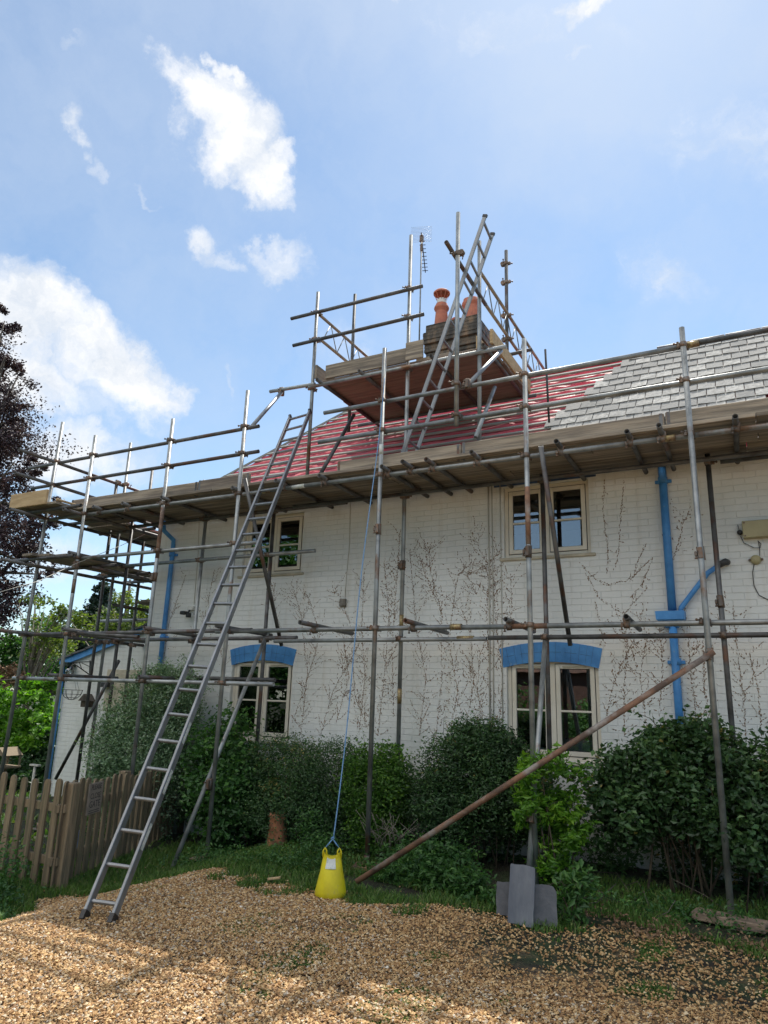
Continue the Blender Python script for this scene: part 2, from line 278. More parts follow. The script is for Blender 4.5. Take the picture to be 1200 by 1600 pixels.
def ground_mat():
    m = bpy.data.materials.new('ground_soil'); m.use_nodes = True; nt = m.node_tree; N = nt.nodes.new; L = nt.links.new
    b = nt.nodes['Principled BSDF']; b.inputs['Roughness'].default_value = .95
    tc = N('ShaderNodeTexCoord'); P = tc.outputs['Object']
    def nz(s, d=8):
        n = N('ShaderNodeTexNoise'); n.inputs['Scale'].default_value = s; n.inputs['Detail'].default_value = d; L(P, n.inputs[0]); return n.outputs[0]
    v = N('ShaderNodeTexVoronoi'); v.inputs['Scale'].default_value = 45; L(P, v.inputs[0])
    cr = N('ShaderNodeValToRGB'); sc = N('ShaderNodeSeparateColor'); L(v.outputs['Color'], sc.inputs[0]); L(sc.outputs[0], cr.inputs[0])
    e = cr.color_ramp.elements; e[0].color = (.10, .065, .035, 1); e[1].color = (.36, .27, .16, 1); e.new(.5).color = (.22, .14, .075, 1)
    cr2 = N('ShaderNodeValToRGB'); L(nz(5), cr2.inputs[0]); e = cr2.color_ramp.elements; e[0].position = .35; e[0].color = (.028, .022, .014, 1); e[1].position = .7; e[1].color = (.03, .055, .015, 1)
    at = N('ShaderNodeAttribute'); at.attribute_name = 'gravel'
    ad = N('ShaderNodeMath'); ad.operation = 'ADD'; L(at.outputs['Fac'], ad.inputs[0])
    sb = N('ShaderNodeMath'); sb.operation = 'MULTIPLY_ADD'; L(nz(3), sb.inputs[0]); sb.inputs[1].default_value = .8; sb.inputs[2].default_value = -.4; L(sb.outputs[0], ad.inputs[1])
    st = N('ShaderNodeMapRange'); L(ad.outputs[0], st.inputs[0]); st.inputs[1].default_value = .4; st.inputs[2].default_value = .6
    x = N('ShaderNodeMix'); x.data_type = 'RGBA'; L(st.outputs[0], x.inputs[0]); L(cr2.outputs[0], x.inputs[6]); L(cr.outputs[0], x.inputs[7]); L(x.outputs[2], b.inputs['Base Color'])
    bp = N('ShaderNodeBump'); bp.inputs['Strength'].default_value = .8; bp.inputs['Distance'].default_value = .02; L(v.outputs['Distance'], bp.inputs['Height']); L(bp.outputs[0], b.inputs['Normal'])
    MT['ground'] = m
ground_mat()

# ------------------------------------------------------------------ mesh helpers
class MB:
    def __init__(s): s.v = []; s.f = []; s.sm = []
    def add(s, vs, fs, smooth=False):
        n = len(s.v); s.v += [tuple(map(float, v)) for v in vs]; s.f += [tuple(i+n for i in f) for f in fs]; s.sm += [smooth]*len(fs); return s
    def box(s, a, b):
        x0, y0, z0 = a; x1, y1, z1 = b
        return s.add([(x0, y0, z0), (x1, y0, z0), (x1, y1, z0), (x0, y1, z0), (x0, y0, z1), (x1, y0, z1), (x1, y1, z1), (x0, y1, z1)],
                     [(0, 3, 2, 1), (4, 5, 6, 7), (0, 1, 5, 4), (1, 2, 6, 5), (2, 3, 7, 6), (3, 0, 4, 7)])
    def bbox(s, a, b, c=.004):       # bevelled box
        a = np.array(a, float); b = np.array(b, float); m = (a+b)/2; h = (b-a)/2; c = min(c, h.min()*.45); vs = []; idx = {}
        for sx in (-1, 1):
            for sy in (-1, 1):
                for sz in (-1, 1):
                    for k in range(3):
                        d = np.array([h[0]-c, h[1]-c, h[2]-c]); d[k] += c
                        idx[(sx, sy, sz, k)] = len(vs); vs.append(m + d*np.array([sx, sy, sz]))
        fs = []; I = idx
        fs += [(I[1, -1, -1, 0], I[1, 1, -1, 0], I[1, 1, 1, 0], I[1, -1, 1, 0]), (I[-1, -1, -1, 0], I[-1, -1, 1, 0], I[-1, 1, 1, 0], I[-1, 1, -1, 0])]
        fs += [(I[-1, 1, -1, 1], I[-1, 1, 1, 1], I[1, 1, 1, 1], I[1, 1, -1, 1]), (I[-1, -1, -1, 1], I[1, -1, -1, 1], I[1, -1, 1, 1], I[-1, -1, 1, 1])]
        fs += [(I[-1, -1, 1, 2], I[1, -1, 1, 2], I[1, 1, 1, 2], I[-1, 1, 1, 2]), (I[-1, -1, -1, 2], I[-1, 1, -1, 2], I[1, 1, -1, 2], I[1, -1, -1, 2])]
        for p in (-1, 1):
            for q in (-1, 1):
                fs.append((I[p, q, -1, 0], I[p, q, -1, 1], I[p, q, 1, 1], I[p, q, 1, 0]))
                fs.append((I[p, -1, q, 0], I[p, -1, q, 2], I[p, 1, q, 2], I[p, 1, q, 0]))
                fs.append((I[-1, p, q, 1], I[-1, p, q, 2], I[1, p, q, 2], I[1, p, q, 1]))
        for key in [(sx, sy, sz) for sx in (-1, 1) for sy in (-1, 1) for sz in (-1, 1)]: fs.append(tuple(I[(*key, k)] for k in range(3)))
        return s.add(vs, fs)
    def obox(s, p0, p1, w, h, up=(0, 0, 1), c=0.):   # oriented bar p0->p1, width w (across), height h (along up)
        p0 = np.array(p0, float); p1 = np.array(p1, float); d = p1-p0; L = np.linalg.norm(d); d = d/L; up = np.array(up, float)
        sd = np.cross(d, up); sd /= np.linalg.norm(sd); up = np.cross(sd, d)
        t = MB(); (t.bbox if c else t.box)((0, -w/2, -h/2), (L, w/2, h/2), *([c] if c else []))
        return s.add([p0 + v[0]*d + v[1]*sd + v[2]*up for v in t.v], t.f)
    def tube(s, pts, r, n=8, cap=True, taper=None):
        pts = [np.array(p, float) for p in pts]; rs = taper or [r]*len(pts); base = len(s.v); rings = []
        a = None
        for i, p in enumerate(pts):
            d = pts[min(i+1, len(pts)-1)] - pts[max(i-1, 0)]; d = d/(np.linalg.norm(d)+1e-9)
            if a is None: a = np.cross(d, (0, 0, 1) if abs(d[2]) < .9 else (0, 1, 0))
            a = a - d*(a@d); a = a/np.linalg.norm(a); b = np.cross(d, a)
            rings.append([p + rs[i]*(math.cos(t)*a + math.sin(t)*b) for t in np.arange(n)*2*math.pi/n])
        vs = [v for R in rings for v in R]; fs = []
        for i in range(len(pts)-1):
            for j in range(n): fs.append((i*n+j, i*n+(j+1) % n, (i+1)*n+(j+1) % n, (i+1)*n+j))
        s.add(vs, fs, True)
        if cap: s.f += [tuple(base+j for j in reversed(range(n))), tuple(base+(len(pts)-1)*n+j for j in range(n))]; s.sm += [False, False]
        return s
    def pipe(s, p0, p1, r=.0255, n=14):              # hollow tube with open ends
        p0 = np.array(p0, float); p1 = np.array(p1, float); d = p1-p0; L = np.linalg.norm(d); d /= L
        a = np.cross(d, (0, 0, 1) if abs(d[2]) < .9 else (0, 1, 0)); a /= np.linalg.norm(a); b = np.cross(d, a); ri = r*.84; q = min(.09, L*.3)
        prof = [(q, ri*.2), (q, ri), (0, ri), (0, r), (L, r), (L, ri), (L-q, ri), (L-q, ri*.2)]
        vs = []; 
        for t, rr in prof:
            for k in range(n): th = 2*math.pi*k/n; vs.append(p0 + t*d + rr*(math.cos(th)*a+math.sin(th)*b))
        for i in range(len(prof)-1):
            s_ = i in (1, 3, 5)
            n0 = len(s.v)
        fs = [(i*n+k, i*n+(k+1) % n, (i+1)*n+(k+1) % n, (i+1)*n+k) for i in range(len(prof)-1) for k in range(n)]
        n0 = len(s.v); s.v += [tuple(map(float, v)) for v in vs]; s.f += [tuple(i+n0 for i in f) for f in fs]; s.sm += [(i in (1, 3, 5)) for i in range(len(prof)-1) for k in range(n)]
        return s
    def lathe(s, prof, c=(0, 0, 0), n=24, sx=1., sy=1.):
        vs = [(c[0]+r*sx*math.cos(2*math.pi*k/n), c[1]+r*sy*math.sin(2*math.pi*k/n), c[2]+z) for r, z in prof for k in range(n)]
        fs = [(i*n+k, i*n+(k+1) % n, (i+1)*n+(k+1) % n, (i+1)*n+k) for i in range(len(prof)-1) for k in range(n)]
        return s.add(vs, fs, True)
    def build(s, name, m, parent=None, origin=None, autos=True):
        v = np.array(s.v, float)
        o = np.array(origin if origin is not None else [(v[:, 0].min()+v[:, 0].max())/2, (v[:, 1].min()+v[:, 1].max())/2, v[:, 2].min()])
        me = bpy.data.meshes.new(name); me.from_pydata((v-o).tolist(), [], s.f); me.polygons.foreach_set('use_smooth', s.sm)
        if m is not None: me.materials.append(MT[m] if isinstance(m, str) else m)
        return put(name, me, o, parent)
def wloc(ob):
    l = Vector(ob.location)
    while ob.parent: ob = ob.parent; l = l + Vector(ob.location)
    return l
def put(name, me, o, parent=None):
    ob = bpy.data.objects.new(name, me); C.objects.link(ob); l = Vector(tuple(map(float, o)))
    if parent is not None: ob.parent = parent; l = l - wloc(parent)
    ob.location = l; return ob
def tag(o, label=None, cat=None, group=None, kind=None):
    if label: o['label'] = label
    if cat: o['category'] = cat
    if group: o['group'] = group
    if kind: o['kind'] = kind
    return o
def empty(name, loc, label, cat, group=None):
    o = bpy.data.objects.new(name, None); C.objects.link(o); o.location = tuple(map(float, loc)); o.empty_display_size = .1; return tag(o, label, cat, group)
def np_mesh(name, V, F, m, parent=None, origin=(0, 0, 0), rnd=None, smooth=False):
    V = np.asarray(V, np.float32) - np.array(origin, np.float32); F = np.asarray(F, np.int32); k = F.shape[1]
    me = bpy.data.meshes.new(name); me.vertices.add(len(V)); me.vertices.foreach_set('co', V.ravel())
    me.loops.add(F.size); me.loops.foreach_set('vertex_index', F.ravel()); me.polygons.add(len(F))
    me.polygons.foreach_set('loop_start', np.arange(len(F), dtype=np.int32)*k); me.polygons.foreach_set('loop_total', np.full(len(F), k, np.int32))
    me.polygons.foreach_set('use_smooth', np.full(len(F), smooth))
    if rnd is not None: a = me.attributes.new('rnd', 'FLOAT', 'FACE'); a.data.foreach_set('value', np.asarray(rnd, np.float32))
    me.update(); me.validate(); me.materials.append(MT[m]); return put(name, me, origin, parent)
def sstep(x, a, b): t = np.clip((x-a)/(b-a), 0, 1); return t*t*(3-2*t)
def gz(x, y):
    x = np.asarray(x, float); y = np.asarray(y, float)
    z = -.21*(1-sstep(x, -5.75, -4.7))*(1-sstep(-y, -3.2, -1.5)*.0)
    return z + .018*np.sin(x*1.7+.4)*np.cos(y*1.3) + .07*sstep(y, 6.6, 7.6)*sstep(x, -4, -2)
def lattice_noise(P, f, seed=0):
    P = np.asarray(P)*f; r = np.random.default_rng(seed); k = r.normal(size=(6, 3)); ph = r.uniform(0, 6.28, 6)
    return np.mean(np.sin(P@k.T*1.8+ph), axis=1)
def leaf_mesh(P, size, normal_bias, aspect=.45, seed=1, droop=0.):
    r = np.random.default_rng(seed); n = len(P)
    d = r.normal(size=(n, 3)); d[:, 2] = d[:, 2]*.6 - droop; d /= np.linalg.norm(d, axis=1)[:, None]
    up = r.normal(size=(n, 3))*.7 + normal_bias; s = np.cross(d, up); s /= (np.linalg.norm(s, axis=1)[:, None]+1e-6); nn = np.cross(s, d)
    L = (size*r.uniform(.6, 1.3, n))[:, None]; w = L*aspect
    V = np.stack([P-d*L*.5, P+s*w*.5+nn*w*.18-d*L*.05, P+d*L*.5-nn*L*.08, P-s*w*.5+nn*w*.18-d*L*.05], 1).reshape(-1, 3)
    F = np.arange(4*n).reshape(-1, 4); return V, F
def crown_points(blobs, n, seed=1, clump=.16, shell=.55, cn=None, lump=.22):
    r = np.random.default_rng(seed); vol = np.array([b[3]*b[4]*b[5] for b in blobs])**.67; vol /= vol.sum(); cn = cn or max(30, n//60)
    ib = r.choice(len(blobs), cn, p=vol); B = np.array([b[:6] for b in blobs], float)[ib]
    d = r.normal(size=(cn, 3)); d /= np.linalg.norm(d, axis=1)[:, None]
    rad = (shell + (1-shell)*r.uniform(0, 1, cn)**.6)*(1+lump*lattice_noise(d*2+B[:, :3], 1.3, seed)*2)
    cc = B[:, :3] + d*rad[:, None]*B[:, 3:]
    ic = r.integers(0, cn, n); sc = B[ic, 3:].mean(1)*clump*r.uniform(.5, 1.3, n)
    g_ = r.normal(size=(n, 3)); gl = np.linalg.norm(g_, axis=1)[:, None]; g_ *= np.minimum(1, 1.75/gl)
    P = cc[ic] + g_*sc[:, None]*np.array([1, 1, .75])
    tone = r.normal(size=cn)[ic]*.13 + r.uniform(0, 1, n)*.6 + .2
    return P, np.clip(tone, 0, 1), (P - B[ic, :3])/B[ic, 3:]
def shrub(name, label, cat, blobs, n, size, m, seed, base=None, aspect=.45, stems=6, clump=.16, shell=.55, group=None, zmin=None, cn=None, lump=.22, stem_m='stem', clipbox=None, droop=0., parts=('foliage', 'stem'), shoots=26):
    bx = np.array([b[:6] for b in blobs]); c = base if base is not None else (bx[:, 0].mean(), bx[:, 1].mean(), float(gz(bx[:, 0].mean(), bx[:, 1].mean())))
    root = empty(name, c, label, cat, group)
    P, tone, out = crown_points(blobs, n, seed, clump, shell, cn, lump)
    if clipbox is not None:
        lo, hi = np.array(clipbox[0]), np.array(clipbox[1]); P = np.where(P < lo, lo+(lo-P)*.25, P); P = np.where(P > hi, hi-(P-hi)*.25, P)
    keep = P[:, 1] < (7.87 if c[1] < 7.9 and c[0] > -8.2 else 1e9)
    if zmin is not None: keep &= P[:, 2] > zmin
    P, tone, out = P[keep], tone[keep], out[keep]
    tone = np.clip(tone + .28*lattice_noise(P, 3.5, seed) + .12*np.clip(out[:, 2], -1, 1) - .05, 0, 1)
    rs = np.random.default_rng(seed+77); sh = []; SP = []; ST = []
    for k in range(shoots):
        b = bx[rs.integers(len(bx))]; th = rs.uniform(0, 6.28); el = rs.uniform(.1, 1.3); dr = np.array([math.cos(th)*math.cos(el), -abs(math.sin(th))*math.cos(el)*.6, math.sin(el)])
        p0 = b[:3]+dr*b[3:]*.75; L_ = rs.uniform(.12, .38)*min(1.3, b[3:].mean()*1.6); p1 = p0+dr*L_*.6; p2 = p0+(dr+[0, 0, .25]+rs.normal(size=3)*.15)*L_*1.1
        if p2[1] > 7.84: continue
        sh.append([p0, p1, p2])
        for q in np.linspace(.15, 1, int(5+L_/size*1.6)): SP.append((p0*(1-q)+p2*q)+rs.normal(size=3)*size*.32); ST.append(rs.uniform(.45, 1))
    if SP: P = np.vstack([P, SP]); tone = np.concatenate([tone, ST]); out = np.vstack([out, rs.normal(size=(len(SP), 3))])
    V, F = leaf_mesh(P, size, out*.8+np.array([0, 0, .7]), aspect, seed+5, droop)
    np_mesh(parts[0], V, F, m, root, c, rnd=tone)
    if stems:
        t = MB(); r = random.Random(seed)
        for q in sh: t.tube(q, .003, 4, taper=[.004, .003, .0015])
        for k in range(stems):
            b = r.choice(blobs); q0 = np.array([c[0]+(b[0]-c[0])*.6+r.uniform(-.5, .5)*b[3], c[1]+(b[1]-c[1])*.6+r.uniform(-.4, .4)*b[4], c[2]-.03])
            q2 = np.array([b[0]+r.uniform(-.8, .8)*b[3], b[1]+r.uniform(-.5, .5)*b[4], b[2]+r.uniform(0, .6)*b[5]]); q1 = (q0+q2)/2+np.array([r.uniform(-.1, .1)*b[3], r.uniform(-.1, .1)*b[4], 0])
            rr = r.uniform(.006, .014)*max(1, b[5]); t.tube([q0, q1, q2], rr, 5, taper=[rr, rr*.75, rr*.4])
        t.build(parts[1], stem_m, root)
    return root

# ------------------------------------------------------------------ ground, gravel
def build_ground():
    def axis(a, b, fine0, fine1, st):
        far0 = a + (fine0-a)*(1-np.linspace(1, 0, 14)**2)[:-1]; far1 = fine1 + (b-fine1)*(np.linspace(0, 1, 14)**2)[1:]
        return np.concatenate([far0, np.arange(fine0, fine1+.01, st), far1])
    X = axis(-400, 400, -14, 5, .16); Y = axis(-400, 600, -2, 14, .16); gx, gy = np.meshgrid(X, Y); z = gz(gx, gy) - .01
    V = np.stack([gx, gy, z], -1).reshape(-1, 3); nx = len(X); i = np.arange(len(Y)-1)[:, None]*nx + np.arange(nx-1)[None]
    F = np.stack([i, i+1, i+nx+1, i+nx], -1).reshape(-1, 4)
    o = np_mesh('ground', V, F, 'ground', smooth=True); tag(o, kind='structure')
    a = o.data.attributes.new('gravel', 'FLOAT', 'POINT')
    a.data.foreach_set('value', (gravel_mask(V[:, 0], V[:, 1])*(1-.62*sstep(V[:, 0], -3.0, -1.6)*sstep(V[:, 1], 4.3, 5.1))).astype(np.float32))
def edge_y(x):    # far edge of the gravel towards the house
    return np.interp(x, [-9, -6.6, -5.6, -5.2, -4.3, -3.3, -2.2, -1.5, -.6, .5, 4], [2.9, 3.3, 4.9, 5.45, 5.55, 5.45, 5.75, 5.75, 6.1, 6.2, 6.2])
def gravel_mask(x, y):
    e = edge_y(x); w = .22*np.sin(x*5.1)+.12*np.sin(x*13+1)+.55*lattice_noise(np.stack([x, y, x*0], -1), 4.2, 51)+.4*lattice_noise(np.stack([x, y, x*0], -1), 11, 52)
    m = sstep(e+w*.6-y, -.22, .2); m *= sstep(x+ .25*np.sin(y*3)+.12*np.sin(y*9), -6.5, -5.4 - .0) if False else 1
    lft = sstep(x - np.interp(y, [0, 2.6, 3.3, 4.0, 4.9], [-9, -5.6, -5.0, -5.35, -5.9]) + .1*np.sin(y*11), -.1, .1)
    return np.clip(m*lft, 0, 1)
build_ground()
def stones(n, xr, yr, smin, smax, seed, name, label, dens=None):
    r = np.random.default_rng(seed); x = r.uniform(*xr, n); y = r.uniform(*yr, n)
    m = gravel_mask(x, y); pr = m*.99+.006
    sparse = sstep(x, -3.0, -1.6)*sstep(y, 4.3, 5.1); pr = pr*(1-.74*sparse)
    patch = np.exp(-(((x+1.52)/.16)**2+((y-5.0)/.22)**2)*1.3); pr *= (1-.93*np.clip(patch*1.4, 0, 1))
    moss = lattice_noise(np.stack([x, y, x*0], -1), 1.6, 3); pr *= np.where((moss > .25) & (x > -3.2) & (y > 4.0), .55, 1.)
    k = r.uniform(size=n) < pr; x, y = x[k], y[k]; n = len(x)
    s = r.uniform(smin, smax, n)*r.choice([1, 1, 1.3, .7], n); z = gz(x, y) + s*.12 + r.uniform(0, .008, n)
    base = np.array([(1, 0, 0), (-1, 0, 0), (0, 1, 0), (0, -1, 0), (0, 0, 1), (0, 0, -1)], float)
    T = np.array([(0, 2, 4), (2, 1, 4), (1, 3, 4), (3, 0, 4), (2, 0, 5), (1, 2, 5), (3, 1, 5), (0, 3, 5)])
    V = base[None]*r.uniform(.65, 1.2, (n, 6, 1)) + r.normal(size=(n, 6, 3))*.18
    V = V*np.stack([s*.62, s*.44, s*.34], -1)[:, None]
    a = r.uniform(0, 6.28, n); ca, sa = np.cos(a), np.sin(a); tl = r.normal(size=n)*.35; ct, stt = np.cos(tl), np.sin(tl)
    xx, zz = V[..., 0]*ct[:, None]-V[..., 2]*stt[:, None], V[..., 0]*stt[:, None]+V[..., 2]*ct[:, None]
    V = np.stack([xx*ca[:, None]-V[..., 1]*sa[:, None], xx*sa[:, None]+V[..., 1]*ca[:, None], zz], -1) + np.stack([x, y, z], -1)[:, None]
    F = (T[None]+np.arange(n)[:, None, None]*6).reshape(-1, 3)
    tone = r.uniform(0, 1, n); tone = np.where(sparse[k] > .3, tone*.85, tone)
    o = np_mesh(name, V.reshape(-1, 3), F, 'gravel_stone', rnd=np.repeat(tone, 8)); tag(o, label, 'gravel', kind='stuff')
stones(270000, (-7.0, 1.0), (2.0, 6.7), .010, .023, 5, 'gravel', 'golden brown flint gravel covering the drive in front of the scaffold')

def blades(name, label, xs, ys, seed, h, m='lf_grass', w=.006, cat='grass', lean=.5):
    r = np.random.default_rng(seed); n = len(xs); z = gz(xs, ys); H = h*r.uniform(.4, 1.3, n); a = r.uniform(0, 6.28, n); ln = r.normal(size=(n, 2))*lean*H[:, None]
    P = np.stack([xs, ys, z-.01], -1); s = np.stack([np.cos(a), np.sin(a), a*0], -1)*w*r.uniform(.6, 1.4, n)[:, None]
    tip = P + np.concatenate([ln, H[:, None]], 1); mid = P + np.concatenate([ln*.35, H[:, None]*.6], 1)
    V = np.stack([P-s, P+s, mid+s*.7, mid-s*.7, tip], 1).reshape(-1, 3); b = np.arange(n)[:, None]*5
    F = np.concatenate([b+np.array([[0, 1, 2]]), b+np.array([[0, 2, 3]]), b+np.array([[3, 2, 4]])]); t = r.uniform(0, 1, n)
    o = np_mesh(name, V, F, m, rnd=np.concatenate([t, t, t])); tag(o, label, cat, kind='stuff')
def scatter(n, poly_x, poly_y, seed, test=None):
    r = np.random.default_rng(seed); x = r.uniform(*poly_x, n); y = r.uniform(*poly_y, n); k = test(x, y) if test is not None else np.ones(n, bool); return x[k], y[k]
no_gr = lambda x, y: (gravel_mask(x, y) < .5)
x, y = scatter(60000, (-6.6, .6), (5.0, 7.3), 11, lambda x, y: no_gr(x, y) & ~((x > -.72) & (x < -.1) & (y > 6.2) & (y < 6.72)) & (lattice_noise(np.stack([x, y, x*0], -1), 2.2, 9) > -.25 - .5*(x < -4)))
blades('grass_verge', 'rough green grass along the foot of the bushes beside the gravel', x, y, 12, .06, w=.004)
x, y = scatter(42000, (-9.5, -4.6), (2.2, 5.2), 13, no_gr)
blades('grass_bank', 'grass growing at the left edge of the drive in front of the picket fence', x, y, 14, .075, w=.004)
x, y = scatter(52000, (-30, -6.2), (5, 30), 15, lambda x, y: no_gr(x, y))
blades('garden_lawn', 'mown lawn of the garden behind the picket fence', x, y, 16, .07, w=.02)
x, y = scatter(70000, (-3.6, .2), (3.6, 6.1), 17, lambda x, y: (lattice_noise(np.stack([x, y, x*0], -1), 1.6, 3) > .12) & (lattice_noise(np.stack([x, y, x*0], -1), 7, 4) > .0))
blades('gravel_moss', 'low tufts of grass and moss growing through the gravel', x, y, 18, .022, w=.004, lean=1.2)
x, y = scatter(9000, (-5.6, -3.2), (4.0, 5.6), 27, lambda x, y: (lattice_noise(np.stack([x, y, x*0], -1), 2.6, 31) > .52))
blades('gravel_tuft', 'few small tufts of grass in the gravel near the foot of the long ladder', x, y, 28, .03, w=.004, lean=1.)

# ------------------------------------------------------------------ the house
YW = 7.9; YF = 6.7; YI = 7.6
house = empty('cottage', (-2, YW, 0), 'white painted brick cottage with blue trim and half stripped slate roof', 'house')
OP = [('upR', -2.60, -1.59, 3.25, 4.12), ('upL', -6.53, -5.50, 3.24, 4.10), ('loR', -2.59, -1.57, 1.02, 2.08), ('loL', -6.55, -5.53, 1.02, 2.07)]
def wall_with_openings(mb, x0, x1, z0, z1, y0, y1, ops):
    xs = sorted({x0, x1, *[v for o in ops for v in o[1:3]]}); zs = sorted({z0, z1, *[v for o in ops for v in o[3:5]]})
    def hole(i, j):
        if i < 0 or j < 0 or i >= len(xs)-1 or j >= len(zs)-1: return True
        cx = (xs[i]+xs[i+1])/2; cz = (zs[j]+zs[j+1])/2; return any(o[1] < cx < o[2] and o[3] < cz < o[4] for o in ops)
    for i in range(len(xs)-1):
        for j in range(len(zs)-1):
            if hole(i, j): continue
            a, b, c, d = xs[i], xs[i+1], zs[j], zs[j+1]
            mb.add([(a, y0, c), (b, y0, c), (b, y0, d), (a, y0, d)], [(0, 1, 2, 3)]); mb.add([(a, y1, c), (b, y1, c), (b, y1, d), (a, y1, d)], [(3, 2, 1, 0)])
            if hole(i-1, j): mb.add([(a, y0, c), (a, y0, d), (a, y1, d), (a, y1, c)], [(0, 1, 2, 3)])
            if hole(i+1, j): mb.add([(b, y0, c), (b, y0, d), (b, y1, d), (b, y1, c)], [(3, 2, 1, 0)])
            if hole(i, j-1): mb.add([(a, y0, c), (b, y0, c), (b, y1, c), (a, y1, c)], [(3, 2, 1, 0)])
            if hole(i, j+1): mb.add([(a, y0, d), (b, y0, d), (b, y1, d), (a, y1, d)], [(0, 1, 2, 3)])
HX0, HX1, HYB = -8.27, 7.6, 12.3
w = MB(); wall_with_openings(w, HX0, HX1, -.4, 4.22, YW, YW+.26, OP); w.build('wall', 'wall', house, (0, YW, 0))
w = MB(); w.box((HX0, YW+.26, -.4), (HX0+.25, HYB, 4.22)); w.build('side_wall', 'wall', house, (HX0, YW, 0))
w = MB(); w.box((HX0+.25, HYB-.25, -.4), (HX1, HYB, 4.22)); w.build('rear_wall', 'wall', house, (0, HYB, 0))
w = MB(); w.box((HX1-.25, YW+.26, -.4), (HX1, HYB-.25, 4.22)); w.add([(HX1-.25, YW, 4.22), (HX1-.25, HYB, 4.22), (HX1-.25, (YW+HYB)/2, 6.5), (HX1, YW, 4.22), (HX1, HYB, 4.22), (HX1, (YW+HYB)/2, 6.5)], [(0, 2, 1), (3, 4, 5), (0, 3, 5, 2), (1, 2, 5, 4), (0, 1, 4, 3)])
w.build('gable_wall', 'wall', house, (HX1, YW, 0))
w = MB(); w.box((HX0+.25, YW+.26, 2.45), (HX1-.25, HYB-.25, 2.65)); w.box((HX0+.25, YW+.26, .02), (HX1-.25, HYB-.25, .1)); w.box((HX0+.25, YW+2.6, .1), (HX1-.25, YW+2.7, 2.45)); w.box((HX0+.25, YW+2.6, 2.65), (HX1-.25, YW+2.7, 4.2)); w.box((HX0+.25, YW+.26, 4.16), (HX1-.25, HYB-.25, 4.2))
w.build('inner_floor', 'interior', house)
def window(x0, x1, z0, z1, arch=0., sill_w=.03, sill_m='cream'):
    y = YW+.045; fw = .045
    f = MB()
    f.bbox((x0, y, z0), (x0+fw, y+.07, z1)); f.bbox((x1-fw, y, z0), (x1, y+.07, z1))
    f.bbox((x0+fw, y+.002, z0), (x1-fw, y+.068, z0+fw)); f.bbox((x0+fw, y+.002, z1-fw), (x1-fw, y+.068, z1))
    xm = (x0+x1)/2; f.bbox((xm-.032, y+.001, z0+fw), (xm+.032, y+.069, z1-fw))
    wd = f.build('window', 'cream', house)
    s = MB(); s.bbox((x0-sill_w, YW-.028, z0-.035), (x1+sill_w, YW+.05, z0-.002)); s.build('sill', sill_m, wd)
    for a, b in ((x0+fw+.006, xm-.038), (xm+.038, x1-fw-.006)):
        s = MB(); c, d = z0+fw+.006, z1-fw-.006; sw = .048; ys = y-.012; zm = c+(d-c)*.48
        s.bbox((a, ys, c), (a+sw, ys+.05, d)); s.bbox((b-sw, ys, c), (b, ys+.05, d)); s.bbox((a+sw, ys+.001, c), (b-sw, ys+.049, c+sw)); s.bbox((a+sw, ys+.001, d-sw), (b-sw, ys+.049, d))
        s.build('sash', 'cream', wd)
        s = MB(); s.bbox((a+sw, ys+.004, zm-.011), (b-sw, ys+.045, zm+.011)); s.build('glazing_bar', 'cream', wd)
        if z1 < 3:
            s = MB(); s.bbox(((a+b)/2-.13, ys-.012, d-.032), ((a+b)/2+.13, ys, d-.018), .003); s.build('vent_strip', 'cream_old', wd)
        s = MB(); q = .007
        for (p0, p1) in (((a-q, y-.002, c-q), (a, y+.01, d+q)), ((b, y-.002, c-q), (b+q, y+.01, d+q)), ((a, y-.002, c-q), (b, y+.01, c)), ((a, y-.002, d), (b, y+.01, d+q)), ((a+sw-.001, ys+.02, c+sw-.001), (a+sw+.006, ys+.03, d-sw)), ((b-sw-.006, ys+.02, c+sw), (b-sw+.001, ys+.03, d-sw)), ((a+sw, ys+.02, d-sw-.006), (b-sw, ys+.03, d-sw+.001)), ((a+sw, ys+.02, c+sw-.001), (b-sw, ys+.03, c+sw+.006))): s.box(p0, p1)
        s.build('seal', 'gasket', wd)
        g = MB(); g.box((a+sw-.01, ys+.024, c+sw-.01), (b-sw+.01, ys+.028, d-sw+.01)); g.build('pane', 'glass', wd)
    return wd
for nme, a, b, c, d in OP: window(a, b, c, d, sill_w=.05 if nme[:2] == 'up' else .0, sill_m='cream_old' if nme[:2] == 'up' else 'cream')
